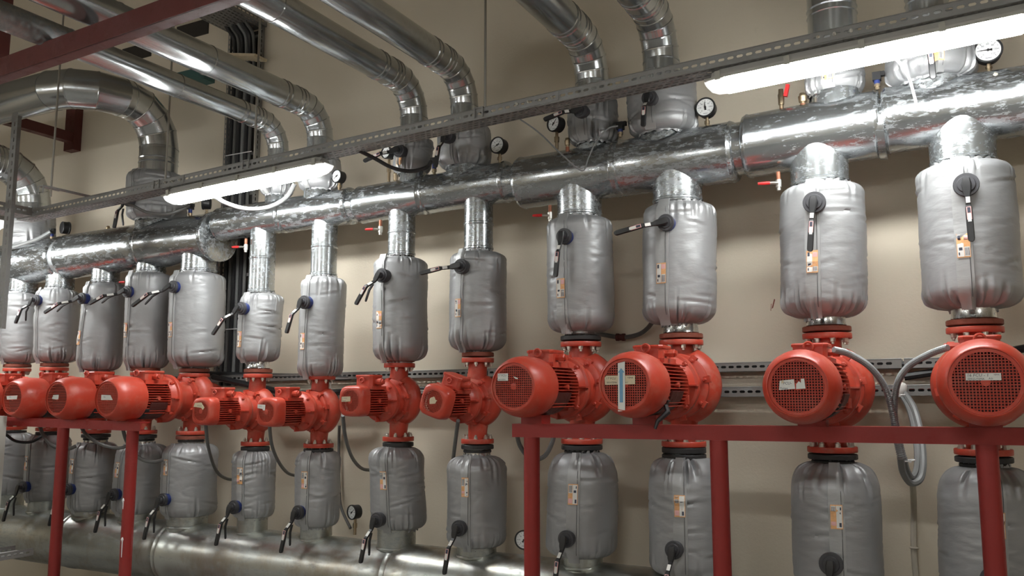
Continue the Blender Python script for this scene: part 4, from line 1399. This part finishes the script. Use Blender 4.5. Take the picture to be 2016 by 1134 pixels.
def vent(label, px, py, Y, base_z, lever=False, r=.013):
    q = at(px, py, Y)
    t = thing('air_vent', label, 'valve', (q.x, Y, base_z), 'brass fittings on the header')
    h = max(.04, q.z - base_z)
    B().lathe([(0, r * .7), (h * .3, r * .7), (h * .3, r), (h * .75, r * 1.15), (h * .8, r * .9), (h, r * .8)], n=12).build('vent_body', 'brass', t)
    B().lathe([(-.03, r * .75), (h * .12, r * .75)], n=10).build('nipple', 'copper', t)
    if lever:
        B().box((.026, 0, h * .9), (.016, .02, .055), Matrix.Rotation(.25, 3, 'Y')).build('red_lever', 'red_plastic', t, 0)
vent('brass cock with red lever under the long lamp', 1537, 176, 3.86, 2.89, True)
vent('squat brass vent right of the cock with red lever', 1580, 184, 3.86, 2.90, False, .018)
vent('brass vent beside the yellowed gauge', 1117, 272, 3.82, 2.85)
vent('brass vent between the lever gauge and the sixth riser valve', 779, 336, 3.86, 2.80)
vent('small brass vent on the left header', 213, 445, 3.92, 2.76)

# ------------------------------------------------------------------ conduits and cables
def cable(name, label, pts, r, mat, cat='cable', corr=False, n=8, group=None):
    pts3 = [at(*q) for q in pts]
    path = catmull(pts3, 10)
    if corr:
        fine_, dense = catmull(pts3, 60), []
        acc = 0
        for k in range(1, len(fine_)):
            acc += (fine_[k] - fine_[k - 1]).length
            if acc > .0036:
                dense.append(fine_[k])
                acc = 0
        rr = [r * (1.06 if k % 2 else .80) for k in range(len(dense))]
        o = B().tube(dense, rr, 10).build(name, mat, None, 20)
    else:
        o = B().tube(path, r, n).build(name, mat)
    return tag(o, label, cat, group)
cable('flexible_conduit', 'corrugated steel conduit from the second pump from right, bending down', [(1640, 688, 3.34), (1672, 697, 3.42), (1712, 722, 3.52), (1742, 762, 3.62), (1757, 815, 3.68), (1766, 870, 3.72), (1774, 905, 3.74)], .0125, 'conduit_steel', 'conduit', True)
cable('flexible_conduit', 'corrugated steel conduit from the rightmost pump, arching left and down', [(1868, 683, 3.36), (1830, 697, 3.44), (1788, 722, 3.54), (1766, 758, 3.62), (1761, 815, 3.70), (1771, 870, 3.75), (1780, 905, 3.77)], .0125, 'conduit_steel', 'conduit', True)
cable('conduit_loop', 'smooth grey conduit looping below the right beam, outer loop', [(1773, 900, 3.74), (1778, 930, 3.76), (1793, 951, 3.80), (1812, 942, 3.84), (1818, 905, 3.88), (1812, 850, 3.94), (1800, 805, 4.0), (1782, 775, 4.08)], .0135, 'conduit', 'conduit')
cable('conduit_loop', 'smooth grey conduit looping below the right beam, inner loop', [(1779, 900, 3.78), (1785, 925, 3.80), (1795, 940, 3.83), (1804, 925, 3.87), (1806, 890, 3.90), (1800, 845, 3.96), (1790, 805, 4.02), (1774, 776, 4.1)], .0125, 'conduit', 'conduit')
cable('wall_conduit', 'cream conduit dropping down the wall beneath the conduit loops', [(1797, 950, 4.1), (1799, 1000, 4.27), (1799, 1080, 4.27), (1804, 1140, 4.27)], .013, 'conduit_white', 'conduit')
for px, py, lab in ((1800, 1078, 'cream saddle clip on the conduit dropping down the wall'),):
    q = at(px, py, YW - .03)
    tag(B().torus((q.x, YW - .03, q.z), .016, .005, n=16, m=6).build('conduit_clip', 'conduit_white'), lab, 'clip')
q = at(1770, 778, 4.1)
tag(B().lathe([(0, .026), (.02, .032), (.05, .026), (.055, .02)], q, (.2, -.3, 1), 14).build('paper_cuff', 'paper'), 'white paper cuff where the grey loops leave the wall tray', 'cuff')
c1 = cable('wall_conduit', 'dark conduit with red coupling on the wall between two large pumps', [(1176, 657, 4.26), (1222, 664, 4.26), (1255, 659, 4.25), (1275, 646, 4.22), (1288, 628, 4.16)], .012, 'conduit_dark', 'conduit')
q = at(1222, 664, 4.26)
tag(B().lathe([(-.026, .016), (-.024, .021), (-.010, .021), (-.008, .018), (.008, .018), (.010, .021), (.024, .021), (.026, .016)], q, (1, 0, -.03), 10).build('conduit_coupling', 'red_beam'), 'dark red coupling on the wall conduit between two large pumps', 'coupling')
for k, (lab, pts, r, m) in enumerate([
    ('grey cable hanging from the small pump third from left, curving right', [(675, 818, 3.56), (680, 860, 3.66), (693, 900, 3.85), (712, 922, 4.1), (735, 926, 4.25)], .010, 'conduit_dark'),
    ('grey cable hanging from the second small pump, curving right', [(530, 832, 3.54), (535, 875, 3.66), (549, 910, 3.85), (568, 932, 4.1), (590, 937, 4.25)], .010, 'conduit_dark'),
    ('grey cable hanging from the leftmost small pump, curving right', [(405, 836, 3.54), (410, 880, 3.66), (425, 925, 3.9), (445, 942, 4.1), (470, 944, 4.25)], .010, 'conduit_dark'),
    ('dark cable hanging straight from the rolled small pump', [(902, 828, 3.62), (897, 865, 3.75), (892, 905, 4.0), (890, 930, 4.25)], .010, 'conduit_dark'),
    ('dark cable looping under the right beam behind its first post', [(1016, 846, 3.55), (1024, 878, 3.62), (1046, 903, 3.7), (1072, 898, 3.76), (1088, 868, 3.8), (1091, 845, 3.82)], .011, 'conduit_dark'),
    ('dark cable looping from under the left beam between its posts', [(158, 838, 3.55), (172, 858, 3.58), (200, 875, 3.62), (235, 882, 3.66), (262, 872, 3.7)], .011, 'conduit_dark'),
    ('dark cable looping behind the right post of the left frame', [(240, 838, 3.55), (250, 870, 3.58), (272, 900, 3.62), (300, 909, 3.66), (322, 905, 3.7)], .011, 'conduit_dark'),
    ('dark cable looping left of the left frame posts', [(78, 838, 3.55), (86, 858, 3.58), (104, 878, 3.62), (132, 884, 3.66), (150, 878, 3.7)], .012, 'conduit_dark'),
    ('black cable sagging at the left edge under the beam', [(8, 852, 3.6), (30, 868, 3.62), (60, 870, 3.66), (84, 858, 3.7)], .010, 'black_cable'),
    ('pale grey flexible cable drooping from the shorter lamp', [(420, 384, 3.38), (445, 400, 3.42), (485, 411, 3.5), (528, 408, 3.58), (562, 390, 3.64), (580, 362, 3.66)], .013, 'conduit'),
    ('dark grey cable drooping across the widest riser valve', [(228, 394, 3.40), (258, 403, 3.50), (290, 418, 3.6), (330, 421, 3.66), (362, 410, 3.74), (372, 405, 3.82)], .010, 'conduit_dark'),
    ('black cable drooping from the tray across the sixth riser valve', [(708, 297, 3.40), (738, 312, 3.48), (772, 330, 3.56), (808, 337, 3.64), (838, 330, 3.7), (848, 318, 3.8)], .011, 'black_cable'),
    ('thin grey wire drooping over the header to a sensor', [(1020, 232, 3.42), (1062, 262, 3.5), (1110, 308, 3.62), (1146, 336, 3.70), (1158, 312, 3.72), (1172, 282, 3.73), (1196, 254, 3.74), (1216, 248, 3.78)], .004, 'conduit'),
    ('white wire hanging from the long lamp over the header', [(1760, 112, 3.40), (1776, 130, 3.46), (1790, 155, 3.55), (1799, 185, 3.64), (1807, 217, 3.72)], .006, 'wire_white'),
    ('pale conduit lying on the left header at the edge', [(10, 492, 3.72), (40, 482, 3.74), (75, 470, 3.78), (100, 456, 3.82)], .014, 'conduit'),
    ('dark cable rising up the wall behind the low gauge', [(668, 838, 4.27), (667, 900, 4.27), (668, 960, 4.27), (672, 1000, 4.25), (690, 1040, 4.2)], .009, 'conduit_dark'),
    ('thin dark cable along the wall by the small pumps', [(800, 763, 4.2), (850, 765, 4.2), (900, 766, 4.2), (980, 768, 4.2)], .008, 'black_cable'),
    ('thick black cables sagging from the wall tray between small pumps', [(420, 742, 4.15), (500, 760, 4.12), (580, 775, 4.1), (660, 772, 4.1), (720, 768, 4.12)], .020, 'black_cable'),
    ('black cable bundle lying on the wall tray below the ladder', [(380, 735, 4.2), (440, 738, 4.2), (520, 741, 4.2), (600, 742, 4.2), (690, 742, 4.2)], .022, 'black_cable'),
    ('black cable leaving the wall tray at the right edge', [(1780, 742, 4.2), (1860, 728, 4.2), (1980, 694, 4.15), (2040, 682, 4.1)], .017, 'black_cable'),
    ('red cable lying along the lower wall tray', [(1690, 766, 4.19), (1760, 765, 4.19), (1850, 763, 4.19)], .006, 'red_plastic'),
    ('white string hanging beside the second small pump', [(650, 744, 4.1), (651, 760, 4.1), (652, 775, 4.1)], .002, 'wire_white')]):
    cable('cable', lab, pts, r, m)

# white cabinet whose edge shows at the left
q = at(9, 900, 3.3)
q.x -= .005
cb = thing('white_cabinet', 'edge of a white cabinet panel at the lower left border', 'cabinet', (q.x, 3.15, 0))
zt = at(9, 821, 3.15).z
B().box((-.35, 0, (zt + .55) / 2), (.70, .30, zt - .55)).build('cabinet_body', 'white_panel', cb, 0)
B().box((-.34, -.157, (zt + .55) / 2), (.66, .012, zt - .60)).build('cabinet_door', 'white_panel', cb, 0)
for x in (-.66, -.04):
    B().box((x, 0, .275), (.04, .26, .55)).build('leg', 'white_panel', cb, 0)
# tray poking in at the lower left with pale wires
q = at(66, 1086, 3.3)
lt = thing('cable_tray', 'short perforated tray with pale wires at the lower left corner', 'cable tray', (0, 0, 0))
tray(lt, (q.x, 2.3, q.z - .02), (0, 1, 0), .18, .04, 1.0, (-1, 0, 0))
for k in range(3):
    cable_pts = [Vector((q.x - .05 - .035 * k, 2.32, q.z - .01)), Vector((q.x - .06 - .03 * k, 2.8, q.z)), Vector((q.x - .05 - .04 * k, 3.28, q.z - .005))]
    tag(B().tube(catmull(cable_pts, 6), .007, 6).build('wire', 'wire_white'), 'pale wire lying in the lower left tray, %s from its open edge' % ['first', 'second', 'third'][k], 'wire', 'wires in the lower left tray')

# black tubes added in the wall trays, standing in for shade behind the slots
for nm, z0_, lab in (('cable', 1.732, 'added black tube inside the upper wall tray, shading its slots'), ('cable', 1.612, 'added black tube inside the lower wall tray, shading its slots')):
    zz = lambda x: z0_ + .0075 * (x + .94)
    tag(B().tube(catmull([(x, 4.205 + .004 * sin(x * 3), zz(x)) for x in (-4.1, -3.3, -2.5, -1.7, -.9, -.1, .6, 1.25)], 4), .0135, 8).build(nm, 'black_cable'), lab, 'cable')
# paint drips on the left frame post, sealant on the header, a mark on the wall
fr = bpy.data.objects['pump_support_frame.001']
for px, py, l in ((243, 985, .05), (241, 1062, .10)):
    q = at(px, py, 3.41 - .034)
    B().tube([(q.x, q.y, q.z + .012), (q.x, q.y - .001, q.z), (q.x, q.y, q.z - .012), (q.x, q.y, q.z - l)], [.003, .008, .004, .002], 8).build('paint_drip', 'wire_white', fr)
for px, py, l in ((1960, 148, .06), (1521, 232, .02)):
    q = at(px, py, 3.795)
    B().tube([(q.x, q.y - YR + .008, q.z + .012), (q.x, q.y - YR, q.z), (q.x, q.y - YR - .006, q.z - .012), (q.x, q.y - YR - .02, q.z - .012 - l)], [.005, .011, .005, .004], 8).build('sealant_drip', 'conduit_white', hdr)
wb = bpy.data.objects['wall_back']
for pts in ([(1524, 588), (1526, 590), (1522, 606), (1519, 608)], [(1518, 598), (1519, 598), (1518, 612), (1517, 612)]):
    flat_patch(B(), [at(px, py, YW - .0012) for px, py in pts], .001, (0, -1, 0)).build('wall_mark', 'rust', wb, 0)

for px, py, Y, rx, lab in ((1762, 779, 3.665, .034, 'white cable tie binding the two corrugated conduits'), (1784, 908, 3.77, .03, 'white cable tie low on the grey conduit loops')):
    q = at(px, py, Y)
    b = B()
    n = 24
    path = [Vector((q.x + rx * cos(2 * pi * k / n), Y + .03 + (.045) * sin(2 * pi * k / n), q.z + .004 * cos(2 * pi * k / n))) for k in range(n + 1)]
    b.tube(path, .0028, 6)
    b.box((q.x + rx * .5, Y - .012, q.z), (.010, .008, .008))
    tag(b.build('cable_tie', 'wire_white'), lab, 'cable tie')
